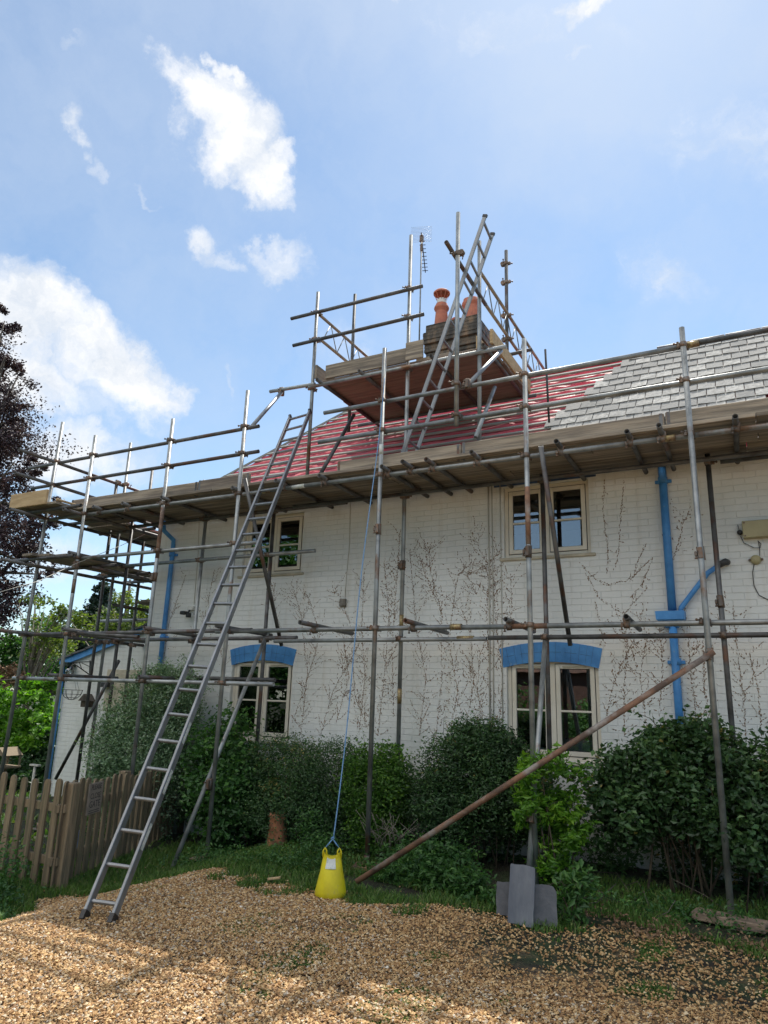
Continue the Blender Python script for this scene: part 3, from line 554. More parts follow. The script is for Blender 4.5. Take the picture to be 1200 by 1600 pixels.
def arch_lintel(x0, x1):      # painted segmental brick arch over a ground floor window
    n = 14; t = MB(); xs = np.linspace(0, 1, n+1); vs = []
    for k, s in enumerate(xs):
        rise = 1-(2*s-1)**2; xb = x0+.035+(x1-x0-.07)*s; xt = x0-.012+(x1-x0+.024)*s
        zb = 1.985+.068*rise; zt = 2.195+.075*rise
        for yy in (YW-.006, YW+.16): vs += [(xb, yy, zb), (xt, yy, zt)]
    fs = []
    for k in range(n):
        a = k*4; b = a+4; fs += [(a, b, b+1, a+1), (a+2, a+3, b+3, b+2), (a, a+2, b+2, b), (a+1, b+1, b+3, a+3)]
    fs += [(0, 1, 3, 2), (n*4, n*4+2, n*4+3, n*4+1)]; t.add(vs, fs); t.build('arch_lintel', 'blue', house)
    j = MB(); 
    for k in range(1, 14):
        s = k/14+random.uniform(-.01, .01); xb = x0+.035+(x1-x0-.07)*s; xt = x0-.012+(x1-x0+.024)*s; rise = 1-(2*s-1)**2
        if random.random() < .5: j.obox((xb, YW-.0065, 1.99+.068*rise), (xt, YW-.0065, 2.19+.075*rise), .002, .002)
    for k in range(6): 
        s0 = .05+k*.15; s1 = s0+random.uniform(.08, .14); f = lambda s: ((x0+(x1-x0)*s), YW-.0065, 2.09+.07*(1-(2*s-1)**2)); j.obox(f(s0), f(s1), .002, .003)
    j.build('joint', 'blue_dark', house)
arch_lintel(-2.66, -1.53); arch_lintel(-6.60, -5.50)
t = MB(); t.bbox((-2.72, YW-.012, 4.135), (-1.50, YW+.1, 4.212)); t.build('blue_lintel', 'blue_dark', house)
# roof: pitched front and back, hipped at the left end
TP = 1.04; EY, EZ = 7.74, 4.19; RY = 10.06; RZ = EZ+TP*(RY-EY); EX = HX0-.16; AX = EX+(RY-EY); RB = 2*RY-EY
def rz(y): return EZ + TP*(y-EY)
def membrane():
    ny, nx = 15*6, 90; V = []; F = []
    for i in range(ny+1):
        s = .012+.988*i/ny; y = EY+(RY-EY)*s; xl = EX+(AX-EX)*s
        for j in range(nx+1):
            x = xl+(HX1+.1-xl)*(j/nx)**1.6; ph = (s*15) % 1.
            sag = .016*math.sin(math.pi*ph)*(1+.7*math.sin(x*9+i//6*1.7)) + .006*math.sin(x*23+i*.9)
            V.append((x, y+sag*.7, rz(y)-.005-sag*.7))
    for i in range(ny):
        for j in range(nx): a = i*(nx+1)+j; F.append((a, a+1, a+nx+2, a+nx+1))
    o = np_mesh('roof_membrane', V, F, 'membrane', house, (-3, EY, EZ), smooth=True)
membrane()
t = MB(); t.add([(EX, EY, EZ-.03), (EX, RB, EZ-.03), (AX, RY, RZ-.03)], [(0, 2, 1)]); t.add([(EX, RB, EZ-.03), (HX1+.1, RB, EZ-.03), (HX1+.1, RY, RZ-.03), (AX, RY, RZ-.03)], [(0, 3, 2, 1)])
t.build('roof', 'membrane', house); t = MB(); t.box((EX, EY, EZ+.0), (HX1+.1, YW-.0, EZ+.02)); t.build('eaves_board', 'board', house)
zb0 = EZ+.10; nb = 15
def slate_x(z): return -2.34 + (z-4.75)*.62
for k in range(nb+1):
    z = min(zb0 + k*.155, RZ-.012); y = EY+(z-EZ)/TP; s = (y-EY)/(RY-EY); xl = EX+(AX-EX)*s - random.uniform(.0, .05)
    xr = slate_x(z)+.05; nrm = np.array([0, -TP, 1])/math.hypot(TP, 1); segs = []; x = xl
    t = MB()
    while x < xr:
        x2 = min(x+random.uniform(2.4, 3.6), xr); dz = random.uniform(-.006, .006)
        p0 = np.array([x, y, z])+nrm*.016; p1 = np.array([x2-.004, y, z+dz])+nrm*.016; t.obox(p0, p1, .042, .024, nrm); x = x2
    t.build('batten', 'batten', house)
t = MB(); nrm = np.array([0, -TP, 1])/math.hypot(TP, 1)
for (q0, q1) in (((EX, EY, EZ), (AX, RY, RZ)),): t.obox(np.array(q0)+[0, 0, .02], np.array(q1)+[0, 0, .02], .05, .03)
t.obox((AX, RY, RZ+.02), (HX1, RY, RZ+.02), .05, .03); t.build('hip_batten', 'batten', house)
def slates():
    t = MB(); tone = []; sw = .205; sl_ = .40; d = np.array([0, 1, TP])/math.hypot(1, TP); n = np.array([0, -TP, 1])/math.hypot(TP, 1)
    for k in range(1, nb+1):
        z = zb0 + k*.155 - .155; ztop = min(z+sl_*d[2]*.7, RZ); off = (k % 2)*sw/2
        x = math.floor((slate_x(z)+random.uniform(-.08, .08))/sw)*sw+off
        while x < HX1:
            if random.random() < .995:
                y = EY+(z-EZ)/TP; j = random.uniform(-.006, .006); b = np.array([x+.002, y, z]) + n*.048 + d*j; top = b + d*(ztop-z)/d[2] - n*.016
                r = np.array([sw-.009, 0, 0]); th = n*.009; q = [b, b+r, top+r, top]; tw = random.uniform(-.006, .006)
                q = [q[0]+n*tw, q[1]-n*tw, q[2], q[3]]
                t.add([*q, *[v-th for v in q]], [(0, 1, 2, 3), (7, 6, 5, 4), (0, 4, 5, 1), (1, 5, 6, 2), (3, 7, 4, 0)]); tone += [random.random()]*5
            x += sw
    o = t.build('roof_slates', 'slate', house, (0, EY, EZ)); a = o.data.attributes.new('rnd', 'FLOAT', 'FACE'); a.data.foreach_set('value', tone)
slates()
t = MB(); x = -.95
while x < HX1: t.tube([(x, RY, RZ+.035), (x+.44, RY, RZ+.035)], .06, 10); x += .45
t.build('ridge_tile', 'slate_dark', house)
# chimney
def chimney():
    t = MB(); x0, x1, y0, y1 = -4.46, -3.58, 9.62, 10.42; z = 5.7; k = 0
    while z < 7.62:
        o = .0 if z < 7.1 else (.03 if z < 7.25 else .05 if z < 7.5 else .02); j = [random.uniform(-.008, .008) for _ in range(4)]
        if z > 7.2: j = [v*1.8 for v in j]
        t.bbox((x0-o+j[0], y0-o+j[1], z), (x1+o+j[2], y1+o+j[3], z+.062), .006); 
        t.box((x0-o+.008, y0-o+.008, z+.062), (x1+o-.008, y1+o-.008, z+.072)); z += .072; k += 1
    ch = t.build('chimney_stack', 'chimney', house, (-4, 10, 6))
    m = MB(); m.add([(x0, y0, z), (x1, y0, z), (x1, y1, z), (x0, y1, z), (x0+.16, y0+.16, z+.07), (x1-.16, y0+.16, z+.07), (x1-.16, y1-.16, z+.07), (x0+.16, y1-.16, z+.07)], [(0, 1, 5, 4), (1, 2, 6, 5), (2, 3, 7, 6), (3, 0, 4, 7), (4, 5, 6, 7)]); m.build('flaunching', 'mortar', ch)
    def pot(x, y, h, r, cowl=False):
        p = MB(); zz = z+.03
        p.lathe([(r*1.08, 0), (r*1.05, h*.1), (r*.88, h*.62), (r*.86, h*.70), (r*1.06, h*.76), (r*1.12, h*.82), (r*1.02, h*.9), (r*.86, h*.95), (r*.84, h), (r*.7, h), (r*.68, h*.5)], (x, y, zz)); po = p.build('chimney_pot', 'terracotta', ch)
        if cowl:
            b = MB(); b.lathe([(r*.70, 0), (r*.70, .09), (r*.66, .09)], (x, y, zz+h)); b.build('cowl_band', 'pot_band', ch)
            c = MB(); c.lathe([(r*1.22, .19), (r*1.25, .215), (r*1.0, .245), (r*.3, .262), (.001, .265)], (x, y, zz+h)); c.lathe([(r*1.22, .19), (.01, .215)], (x, y, zz+h))
            for k in range(10): a = k*.628; c.obox((x+r*.68*math.cos(a), y+r*.68*math.sin(a), zz+h+.07), (x+r*1.2*math.cos(a), y+r*1.2*math.sin(a), zz+h+.20), .012, .004)
            c.build('cowl', 'terracotta', ch)
    P = onY(690, 480, 9.82); pot(P[0], 9.82, .44, .115, True)
    P = onY(713, 480, 10.15); pot(P[0], 10.15, .30, .10)
    P = onY(722+8, 470, 10.2); pot(P[0]+.03, 10.22, .66, .12)
    P = onY(741, 470, 9.86); pot(P[0]-.02, 9.86, .42, .115)
    m = MB(); m.bbox((x0+.9, y0-.07, 6.9), (x1+.06, y1-.2, 7.38)); m = MB()
chimney()
# things fixed to the walls
YP = YW-.055
def px_pts(pts, Y): return [onY(a, b, Y) for a, b in pts]
g = empty('downpipe', (-.8, YP, 1.2), 'thick blue painted downpipe with a hopper head right of the windows', 'downpipe')
t = MB(); t.tube([(-.785, YP, 4.24), (-.785, YP, 2.58)], .042, 16); t.build('upper_pipe', 'blue', g)
t = MB(); t.tube([(-.79, YP-.012, 2.44), (-.79, YP-.012, 1.05)], .040, 16); t.build('lower_pipe', 'blue', g)
t = MB(); vs = []
for (hw, hd, z) in ((.06, .05, 2.40), (.115, .075, 2.46), (.135, .085, 2.475), (.14, .088, 2.56)): vs += [(-.80-hw, YW-.002-.0, z), (-.80+hw, YW-.002, z), (-.80+hw, YW-2*hd, z), (-.80-hw, YW-2*hd, z)]
t.add(vs, [(a*4+i, a*4+(i+1) % 4, a*4+4+(i+1) % 4, a*4+4+i) for a in range(3) for i in range(4)]+[(3, 2, 1, 0)]); t.build('hopper', 'blue', g)
for z in (3.95, 2.02): t = MB(); t.tube([(-.785, YP, z), (-.785, YP, z+.07)], .050, 16); t.bbox((-.87, YW-.03, z+.015), (-.70, YW-.002, z+.05)); t.build('bracket', 'blue', g)
t = MB(); t.tube([(-.30, YP, 3.03), (-.42, YP, 2.95), (-.70, YP, 2.6), (-.705, YP, 2.54)], .026, 12); t.build('waste_pipe', 'blue', g)
t = MB(); t.tube([(-.33, YP, 3.02), (-.24, YP, 3.06), (-.235, YW, 3.06)], .034, 12); t.build('elbow', 'cable', g)
g = empty('downpipe', (-7.87, YP, .4), 'slim blue downpipe with a bent swan neck at the left corner of the cottage', 'downpipe')
t = MB(); t.tube([(-8.02, YP-.1, 4.15), (-8.0, YP-.09, 4.0), (-7.87, YP, 3.86), (-7.86, YP, 3.7), (-7.87, YP, .6)], .034, 14); t.build('pipe', 'blue', g)
for z in (2.35, 3.6): t = MB(); t.tube([(-7.87, YP, z), (-7.87, YP, z+.06)], .042, 14); t.bbox((-7.95, YW-.03, z+.01), (-7.79, YW-.002, z+.045)); t.build('collar', 'blue', g)
def cable(name, label, pts, r, m, cat='cable', sub=True):
    t = MB(); t.tube(pts, r, 7); o = t.build(name, m); tag(o, label, cat); return o
cable('cable', 'thin grey cable running down the wall to the junction box between the left windows', px_pts([(548, 770), (546, 850), (541, 905), (539, 934)], YW-.008), .005, 'pale_cable')
t = MB(); p = onY(537, 942, YW); t.bbox((p[0]-.045, YW-.04, p[2]-.05), (p[0]+.045, YW-.001, p[2]+.05), .006); tag(t.build('junction_box', 'mortar'), 'small square grey junction box on the white wall left of centre', 'junction box')
t = MB()
for dx in (0, .045, .15): t.tube([(-2.79+dx, YW-.012, 4.2), (-2.785+dx, YW-.012, 2.9), (-2.79+dx, YW-.012, 1.0)], .006 if dx else .009, 6)
tag(t.build('conduit', 'pale_cable'), 'pair of cream painted conduits running down the wall left of the right hand windows', 'conduit')
# alarm / meter boxes at the right
g = empty('service_box', (.06, YW, 3.25), 'beige rectangular electrical box with a looped black cable high on the wall at the right', 'electrical box')
a = onY(1162, 846, YW); b = onY(1222, 818, YW); t = MB(); t.bbox((a[0], YW-.085, 3.285), (a[0]+.36, YW-.001, 3.46), .006); t.build('box', 'beige_box', g)
t = MB(); [t.tube([(a[0]+dx, YW-.09, z), (a[0]+dx, YW-.084, z)], .009, 8) for dx in (.02, .34) for z in (3.305, 3.44)]; t.build('screw', 'clamp', g)
t = MB(); p = onY(1156, 832, YW-.03); t.lathe([(.001, -.02), (.02, -.02), (.026, -.008), (.026, .008), (.018, .02), (.001, .02)], (0, 0, 0), 14); t.v = [(p[0]+v[0], YW-.03+v[2], p[2]+v[1]) for v in t.v]; t.tube([(p[0]-.004, YW-.03, p[2]+.02), (p[0]-.012, YW-.03, p[2]+.085)], .003, 6); t.build('aerial_puck', 'black', g)
t = MB(); t.tube(px_pts([(1157, 838), (1162, 848), (1178, 856), (1188, 856), (1189, 850), (1184, 845)], YW-.02), .0038, 6); t.build('looped_cable', 'cable', g)
g = empty('wall_bell', onY(1181, 875, YW), 'round yellowish alarm bell hanging below the beige box on the white wall', 'bell')
p = onY(1181, 875, YW); t = MB(); t.lathe([(.001, .045), (.03, .043), (.045, .03), (.05, .012), (.05, 0)], (0, 0, 0), 18); t.v = [(p[0]+v[0], YW-v[2]-.001, p[2]+v[1]) for v in t.v]; t.build('bell_dome', 'beige_box', g)
t = MB(); [t.bbox((p[0]+dx-.01, YW-.04, p[2]-.01), (p[0]+dx+.01, YW-.002, p[2]+.01)) for dx in (-.056, .056)]; t.build('lug', 'clamp', g)
cable('cable', 'black cable curving from the round bell down to the right edge', px_pts([(1178, 882), (1176, 895), (1178, 915), (1186, 930), (1200, 937), (1215, 938)], YW-.01), .0042, 'cable')
cable('cable', 'short dark cable joining the beige box to the round bell', px_pts([(1185, 846), (1187, 858), (1187, 868)], YW-.01), .0035, 'cable')
g = empty('security_light', onY(299, 960, YW-.05), 'black twin head security light under a white sensor box on the white wall', 'security light')
p = onY(301, 951, YW); t = MB(); t.bbox((p[0]-.055, YW-.06, p[2]-.03), (p[0]+.055, YW-.001, p[2]+.03), .008); t.build('sensor_box', 'white_plastic', g)
t = MB(); t.tube([(p[0]-.01, YW-.05, p[2]-.03), (p[0]-.01, YW-.08, p[2]-.08)], .014, 8); t.bbox((p[0]-.10, YW-.16, p[2]-.10), (p[0]-.01, YW-.07, p[2]-.05), .01); t.bbox((p[0]+.0, YW-.14, p[2]-.14), (p[0]+.05, YW-.06, p[2]-.075), .01); t.build('lamp_head', 'black', g)
cable('cable', 'pale cable running down the wall to the security light', px_pts([(312, 770), (310, 860), (303, 945)], YW-.006), .004, 'pale_cable')

# dead creeper left on the paint
def creeper(label, mains, seed, shoots, slen=(.08, .30), gap=.40):
    r = random.Random(seed); t = MB()
    def dash(x, z, ang, L, w):
        dx, dz = math.cos(ang), math.sin(ang); nx, nz_ = -dz, dx; y0 = YW-.001; y1 = YW-.006
        a = (x, z); m = (x+dx*L*.5+nx*w*r.uniform(.4, 1), z+dz*L*.5+nz_*w*r.uniform(.4, 1)); b = (x+dx*L, z+dz*L); c = (x+dx*L*.5-nx*w, z+dz*L*.5-nz_*w)
        t.add([(a[0], y0, a[1]), (m[0], y0, m[1]), (b[0], y0, b[1]), (c[0], y0, c[1]), (x+dx*L*.5, y1, z+dz*L*.5)], [(0, 4, 1), (1, 4, 2), (2, 4, 3), (3, 4, 0)])
    def inside(x, z):
        return any(o[1]-.04 < x < o[2]+.04 and o[3]-.06 < z < o[4]+.15 for o in OP) or z > 4.12 or z < .7
    def run(pts, w, g):
        for (x0, z0), (x1, z1) in zip(pts[:-1], pts[1:]):
            d = math.hypot(x1-x0, z1-z0); s = 0; ang = math.atan2(z1-z0, x1-x0)
            while s < d:
                L = r.uniform(.012, .036)
                x = x0+(x1-x0)*s/d+r.uniform(-.005, .005); z = z0+(z1-z0)*s/d+r.uniform(-.005, .005)
                if r.random() > g and not inside(x, z): dash(x, z, ang+r.uniform(-.3, .3), L, r.uniform(.0024, .0072))
                s += L*r.uniform(.8, 1.2)
    for pts in mains:
        run(pts, .004, gap*.25); run([(a+.006, b+.01) for a, b in pts], .004, gap)
        for k in range(int(1.7*shoots*sum(math.hypot(b[0]-a[0], b[1]-a[1]) for a, b in zip(pts[:-1], pts[1:])))):
            i = r.randrange(len(pts)-1); s = r.random(); (x0, z0), (x1, z1) = pts[i], pts[i+1]; x = x0+(x1-x0)*s; z = z0+(z1-z0)*s
            ang = math.atan2(z1-z0, x1-x0)+r.choice((-1, 1))*r.uniform(.5, 1.25); L = r.uniform(*slen); pp = [(x, z)]
            for q in range(3): ang += (math.pi/2-ang)*.12+r.uniform(-.35, .35); x += math.cos(ang)*L/3; z += math.sin(ang)*L/3; pp.append((x, z))
            run(pp, .003, gap)
    o = t.build('dead_creeper', 'creeper_stub'); tag(o, label, 'creeper remains', 'remains of dead creeper on the white wall'); return o
def wp(pts): return [(onY(a, b, YW)[0], onY(a, b, YW)[2]) for a, b in pts]
creeper('dead creeper stems spreading on the wall under the upper left window', [wp(q) for q in ([(470, 1150), (480, 1050), (470, 960), (455, 910)], [(500, 1150), (520, 1080), (560, 1010), (530, 930), (523, 925)], [(525, 1130), (545, 1060), (535, 990)], [(460, 1120), (490, 1030), (500, 990), (480, 930)], [(440, 985), (425, 940), (430, 912)])], 1, 16)
creeper('thick tangle of dead creeper stems behind the pole near the blue rope', [wp(q) for q in ([(560, 1150), (570, 1060), (565, 980), (569, 890)], [(590, 1150), (600, 1060), (608, 960), (600, 880)], [(575, 1140), (555, 1090), (550, 1020)], [(615, 1120), (612, 1010), (618, 930), (625, 830)])], 2, 17)
creeper('dead creeper fanned out on the wall between the tall poles and the conduits', [wp(q) for q in ([(680, 1160), (690, 1060), (690, 960), (672, 890), (668, 850)], [(700, 1160), (715, 1080), (700, 1000), (715, 900), (735, 880)], [(655, 1150), (665, 1060), (650, 980), (640, 860)], [(725, 1150), (740, 1070), (735, 990), (720, 950)], [(690, 960), (665, 900), (655, 870)])], 3, 17)
creeper('dead creeper climbing beside the two cream conduits', [wp(q) for q in ([(770, 1160), (765, 1060), (760, 960), (765, 880), (790, 850)], [(778, 1150), (785, 1060), (775, 980), (770, 900), (735, 830)], [(760, 1150), (745, 1080), (750, 1020)], [(775, 960), (800, 960), (798, 900)], [(745, 930), (730, 900), (765, 880)])], 4, 18)
creeper('bare twigs of dead creeper curving below the upper right window towards the blue hopper', [wp(q) for q in ([(945, 745), (942, 800), (950, 860), (948, 895)], [(975, 752), (970, 800), (967, 860), (962, 885)], [(905, 880), (930, 905), (950, 915), (985, 905), (1015, 875)], [(915, 895), (935, 935), (975, 960), (1010, 920)], [(1010, 850), (995, 880), (990, 900)], [(1020, 870), (1005, 910), (985, 935)], [(930, 940), (938, 985), (945, 1010)])], 5, 5, (.04, .10))
creeper('dead creeper stems low on the wall between the lower right window and the blue downpipe', [wp(q) for q in ([(975, 1150), (975, 1080), (980, 1010), (975, 960)], [(1010, 1140), (1000, 1060), (1010, 990), (1000, 960)], [(945, 1130), (955, 1080), (970, 1040), (990, 1000)], [(1030, 1120), (1035, 1040), (1030, 980)])], 6, 15)
creeper('dead creeper stems on the wall right of the blue downpipe', [wp(q) for q in ([(1090, 1150), (1080, 1060), (1075, 1000), (1070, 950)], [(1165, 1150), (1160, 1080), (1150, 1000), (1145, 950)], [(1190, 1150), (1185, 1080), (1170, 1020)], [(1050, 880), (1065, 830), (1068, 800)], [(1120, 1150), (1100, 1080), (1098, 1000)])], 7, 12)
creeper('few dead creeper twigs near the security light at the left corner', [wp(q) for q in ([(255, 1030), (265, 970), (290, 900)], [(330, 1000), (325, 940), (335, 890)], [(300, 1030), (318, 980), (322, 950)], [(345, 1100), (350, 1040), (340, 1000)])], 8, 9)

# lean-to at the left end
lt = empty('lean_to', (-9.7, 8.9, -.2), 'low white brick lean-to with blue bargeboard at the left end of the cottage', 'outhouse')
LX0, LX1, LYF, LYB = -11.20, HX0-.01, 8.9, 11.6
zl, zr = 2.10, 2.93
t = MB(); vs = [(LX0, LYF, -.4), (LX1, LYF, -.4), (LX1, LYF, zr), (LX0, LYF, zl), (LX0, LYB, -.4), (LX1, LYB, -.4), (LX1, LYB, zr), (LX0, LYB, zl)]
t.add(vs, [(0, 1, 2, 3), (5, 4, 7, 6), (4, 0, 3, 7), (1, 5, 6, 2), (3, 2, 6, 7), (4, 5, 1, 0)]); t.build('wall', 'wall', lt, (0, LYF, 0))
t = MB(); sl2 = (zr-zl)/(LX1-LX0); 
for k in range(9):
    xa = LX0-.16+k*(LX1-LX0+.16)/9; xb = xa+(LX1-LX0+.16)/9+.03; za = zl+(xa-LX0)*sl2+.055+.008; zb = zl+(xb-LX0)*sl2+.055-.006
    t.add([(xa, LYF-.1, za), (xb, LYF-.1, zb), (xb, LYB, zb), (xa, LYB, za), (xa, LYF-.1, za-.03), (xb, LYF-.1, zb-.03), (xb, LYB, zb-.03), (xa, LYB, za-.03)], [(0, 1, 2, 3), (7, 6, 5, 4), (0, 4, 5, 1), (3, 2, 6, 7), (0, 3, 7, 4), (1, 5, 6, 2)])
t.build('roof', 'slate_dark', lt)
t = MB(); t.obox((LX0-.14, LYF-.045, zl-.06), (LX1, LYF-.045, zr+.005), .03, .13); t.build('bargeboard', 'blue', lt)
t = MB(); t.tube([(LX0-.03, LYF-.045, zl-.05), (LX0-.02, LYF-.045, -.2)], .034, 10); t.build('corner_pipe', 'blue', lt)
t = MB(); a = onY(172, 1046, LYF); t.bbox((a[0]-.05, LYF-.012, 1.25), (a[0]+.75, LYF+.02, a[2]), .004); t.bbox((a[0], LYF-.03, 1.3), (a[0]+.7, LYF-.01, a[2]-.06), .004); t.build('door', 'cream_old', lt)
t = MB(); b = onY(163, 1068, LYF-.1); t.bbox((b[0]-.1, LYF-.16, b[2]-.06), (b[0]+.12, LYF-.001, b[2]+.02), .01); t.build('door_lamp', 'black', lt)
# basket bracket, basket, bell ornament, lantern on the lean-to
g = empty('basket_bracket', onY(135, 1035, LYF), 'black iron triangular bracket on the lean-to wall below the blue bargeboard', 'bracket')
Q = lambda x, y, d=.03: onY(x, y, LYF-d)
t = MB(); t.tube([Q(141, 1032), Q(140, 1056)], .012, 6); t.tube([Q(141, 1034), Q(113, 1035, .4)], .009, 6); t.tube([Q(141, 1055), Q(113, 1035, .4)], .009, 6); t.tube([Q(141, 1042), Q(128, 1036, .2)], .006, 6); t.tube([Q(128, 1046, .18), Q(124, 1035, .25)], .006, 6); t.build('frame', 'dark_iron', g)
g = empty('hanging_basket', onY(113, 1075, LYF-.4), 'empty wire hanging basket on chains by the lean-to corner', 'hanging basket')
p = Q(113, 1078, .4); R_ = .17; t = MB()
for k in range(10):
    a = k*math.pi*2/10; t.tube([(p[0]+R_*math.cos(f)*math.cos(a), p[1]+R_*math.cos(f)*math.sin(a), p[2]-R_*.95*math.sin(f)) for f in np.linspace(0, 1.57, 6)], .004, 4)
for f in (0, .45, .9): t.tube([(p[0]+R_*math.cos(f)*math.cos(a), p[1]+R_*math.cos(f)*math.sin(a), p[2]-R_*.95*math.sin(f)) for a in np.linspace(0, 6.283, 18)], .005 if f == 0 else .0035, 4)
t.build('wire_bowl', 'dark_iron', g); t = MB(); q = Q(113, 1037, .4)
for k in range(3): a = k*2.1; t.tube([(p[0]+R_*math.cos(a), p[1]+R_*math.sin(a), p[2]), q], .003, 4)
t.build('chain', 'dark_iron', g)
g = empty('bird_feeder', Q(136, 1105, .08), 'small dark house shaped feeder with a hanging stem on the lean-to wall', 'feeder')
p = Q(136, 1100, .08); t = MB(); t.bbox((p[0]-.08, p[1]-.07, p[2]-.05), (p[0]+.08, p[1]+.07, p[2]+.05)); t.build('body', 'stem', g)
t = MB(); t.add([(p[0]-.12, p[1]-.1, p[2]+.05), (p[0]+.12, p[1]-.1, p[2]+.05), (p[0]+.12, p[1]+.075, p[2]+.05), (p[0]-.12, p[1]+.075, p[2]+.05), (p[0], p[1]-.1, p[2]+.17), (p[0], p[1]+.075, p[2]+.17)], [(0, 1, 4), (2, 3, 5), (1, 2, 5, 4), (3, 0, 4, 5), (0, 3, 2, 1)]); t.build('roof', 'bark', g)
t = MB(); t.tube([(p[0], p[1], p[2]-.05), (p[0], p[1], p[2]-.2)], .006, 5); t.build('hanging_stem', 'dark_iron', g)
g = empty('wall_lantern', Q(104, 1040, .05), 'dark green wall lantern by the lean-to corner under the roof edge', 'lantern')
p = Q(106, 1040, .12); t = MB(); t.bbox((p[0]-.16, p[1]-.08, p[2]-.02), (p[0]+.10, p[1]+.1, p[2]+.02), .008); t.bbox((p[0]-.1, p[1]-.05, p[2]+.02), (p[0]+.05, p[1]+.06, p[2]+.06), .008); t.build('hood', 'lf_conifer', g); t = MB(); t.lathe([(.001, -.2), (.05, -.19), (.075, -.1), (.05, -.02), (.001, -.02)], (p[0]+.07, p[1], p[2]), 14); t.build('globe', 'glass', g)

# inside the windows
def curtain(x0, x1, z0, z1, label):
    t = MB(); n = 18; y = YW+.36; vs = []
    for k in range(n+1): x = x0+(x1-x0)*k/n; yy = y+.02*math.sin(k*2.1); vs += [(x, yy, z0), (x, yy, z1), (x, yy+.008, z0), (x, yy+.008, z1)]
    fs = []
    for k in range(n): a = k*4; b = a+4; fs += [(a, b, b+1, a+1), (a+2, a+3, b+3, b+2), (a+1, b+1, b+3, a+3)]
    t.add(vs, fs, True); tag(t.build('curtain', 'curtain'), label, 'curtain', 'curtains inside the cottage windows')
curtain(-6.5, -6.27, 3.0, 4.14, 'grey curtain drawn back behind the left pane of the upper left window'); curtain(-6.5, -6.1, 1.2, 2.2, 'thin curtain behind the left pane of the lower left window'); curtain(-1.78, -1.62, .95, 2.2, 'dark narrow curtain behind the right pane of the lower right window')
for i, px in enumerate(((415, 1118), (438, 1118))):
    g = empty('table_lamp', onY(px[0], px[1]+12, YW+.3), ('left' if i == 0 else 'right')+' of two small pale lampshades standing inside the lower left window', 'lamp', 'lamps inside the lower left window')
    p = onY(px[0], px[1], YW+.3); t = MB(); t.lathe([(.10, -.04), (.045, .05)], p, 16); t.lathe([(.095, -.04), (.04, .05)], p, 16); t.build('lamp_shade', 'room_white', g); t = MB(); t.tube([(p[0], p[1], 1.03), (p[0], p[1], p[2])], .012, 8); t.build('lamp_stem', 'blue_dark', g)
p = onY(372, 1112, YW+.24); t = MB(); t.lathe([(.001, -.11), (.03, -.11), (.03, .05), (.012, .09), (.012, .12), (.001, .12)], p, 14); tag(t.build('blue_bottle', 'blue'), 'tall blue bottle standing inside the lower left window', 'bottle')
p = onY(900, 1156, YW+.35); t = MB(); t.bbox((p[0]-.2, p[1], 1.02), (p[0]+.2, p[1]+.25, p[2]), .01); tag(t.build('white_basin', 'room_white'), 'white basin just inside the lower right window', 'basin')
p = onY(845, 1168, YW+.3); t = MB(); t.bbox((p[0]-.05, p[1], 1.0), (p[0]+.04, p[1]+.08, p[2]), .01); tag(t.build('white_tub', 'room_white'), 'small white tub inside the left pane of the lower right window', 'tub')

# ------------------------------------------------------------------ scaffold
scaf = empty('scaffold', (-4.5, 7.1, 0), 'galvanised tube and board scaffold along the whole front of the cottage', 'scaffold')
tower = empty('chimney_scaffold', (-3.9, 8.3, 4.19), 'raised scaffold platform with red brown boards around the chimney', 'scaffold')
def tube(kind, p0, p1, parent=scaf, m='galv', r=.0255):
    return MB().pipe(p0, p1, r).build(kind, m, parent, p0)
CM = {}
def coupler_mesh(kind):
    t = MB()
    def ring(ax, c, L=.05, R=.034):
        p = np.zeros(3); p[ax] = L/2; c = np.array(c); t.tube([c-p, c+p], R, 10)
    if kind == 'x': ring(2, (0, 0, 0)); ring(0, (0, .052, 0)); t.bbox((-.03, .01, -.03), (.03, .045, .03), .004)
    elif kind == 'y': ring(2, (0, 0, 0)); ring(1, (.052, 0, 0)); t.bbox((.01, -.03, -.03), (.045, .03, .03), .004)
    elif kind == 'h': ring(0, (0, 0, 0)); ring(1, (0, 0, .05)); t.bbox((-.03, -.03, .01), (.03, .03, .045), .004)
    elif kind == 's': t.tube([(0, 0, -.06), (0, 0, .06)], .033, 10); t.bbox((-.02, -.055, -.05), (.02, .0, .05), .004)
    sg = -1
    if kind in ('x', 'y'):
        for a, b in (((-.045, -.012, -.016), (-.045, -.012, .034)), ((.03, .075, -.034), (.03, .09, .022))): t.tube([a, b], .0065, 6); t.tube([b, (b[0], b[1], b[2]-.014)], .012, 6)
        t.tube([(-.052, -.02, .012), (-.086, -.035, .012)], .007, 6); t.tube([(-.072, -.03, .012), (-.084, -.034, .012)], .013, 6); t.bbox((-.062, -.022, -.02), (-.03, .012, .02), .004)
    else: t.tube([(-.04, -.03, -.05), (-.04, -.03, .02)], .007, 6); t.tube([(-.04, -.03, -.05), (-.04, -.03, -.038)], .013, 6); t.bbox((-.05, -.04, -.02), (-.025, .0, .012), .003); t.tube([(-.02, -.05, .02), (-.02, -.08, .02)], .007, 6) if kind == 's' else None
    me = bpy.data.meshes.new('coupler'); me.from_pydata(t.v, [], t.f); me.polygons.foreach_set('use_smooth', t.sm); me.materials.append(MT['clamp']); CM[kind] = me
for k in 'xyhs': coupler_mesh(k)
def coupler(parent, p, kind='x', rot=0., brass=False):
    o = put('coupler', CM[kind], p, parent); o.rotation_euler = (random.uniform(-.06, .06), random.uniform(-.06, .06), rot+random.uniform(-.15, .15)); return o
FS = {}
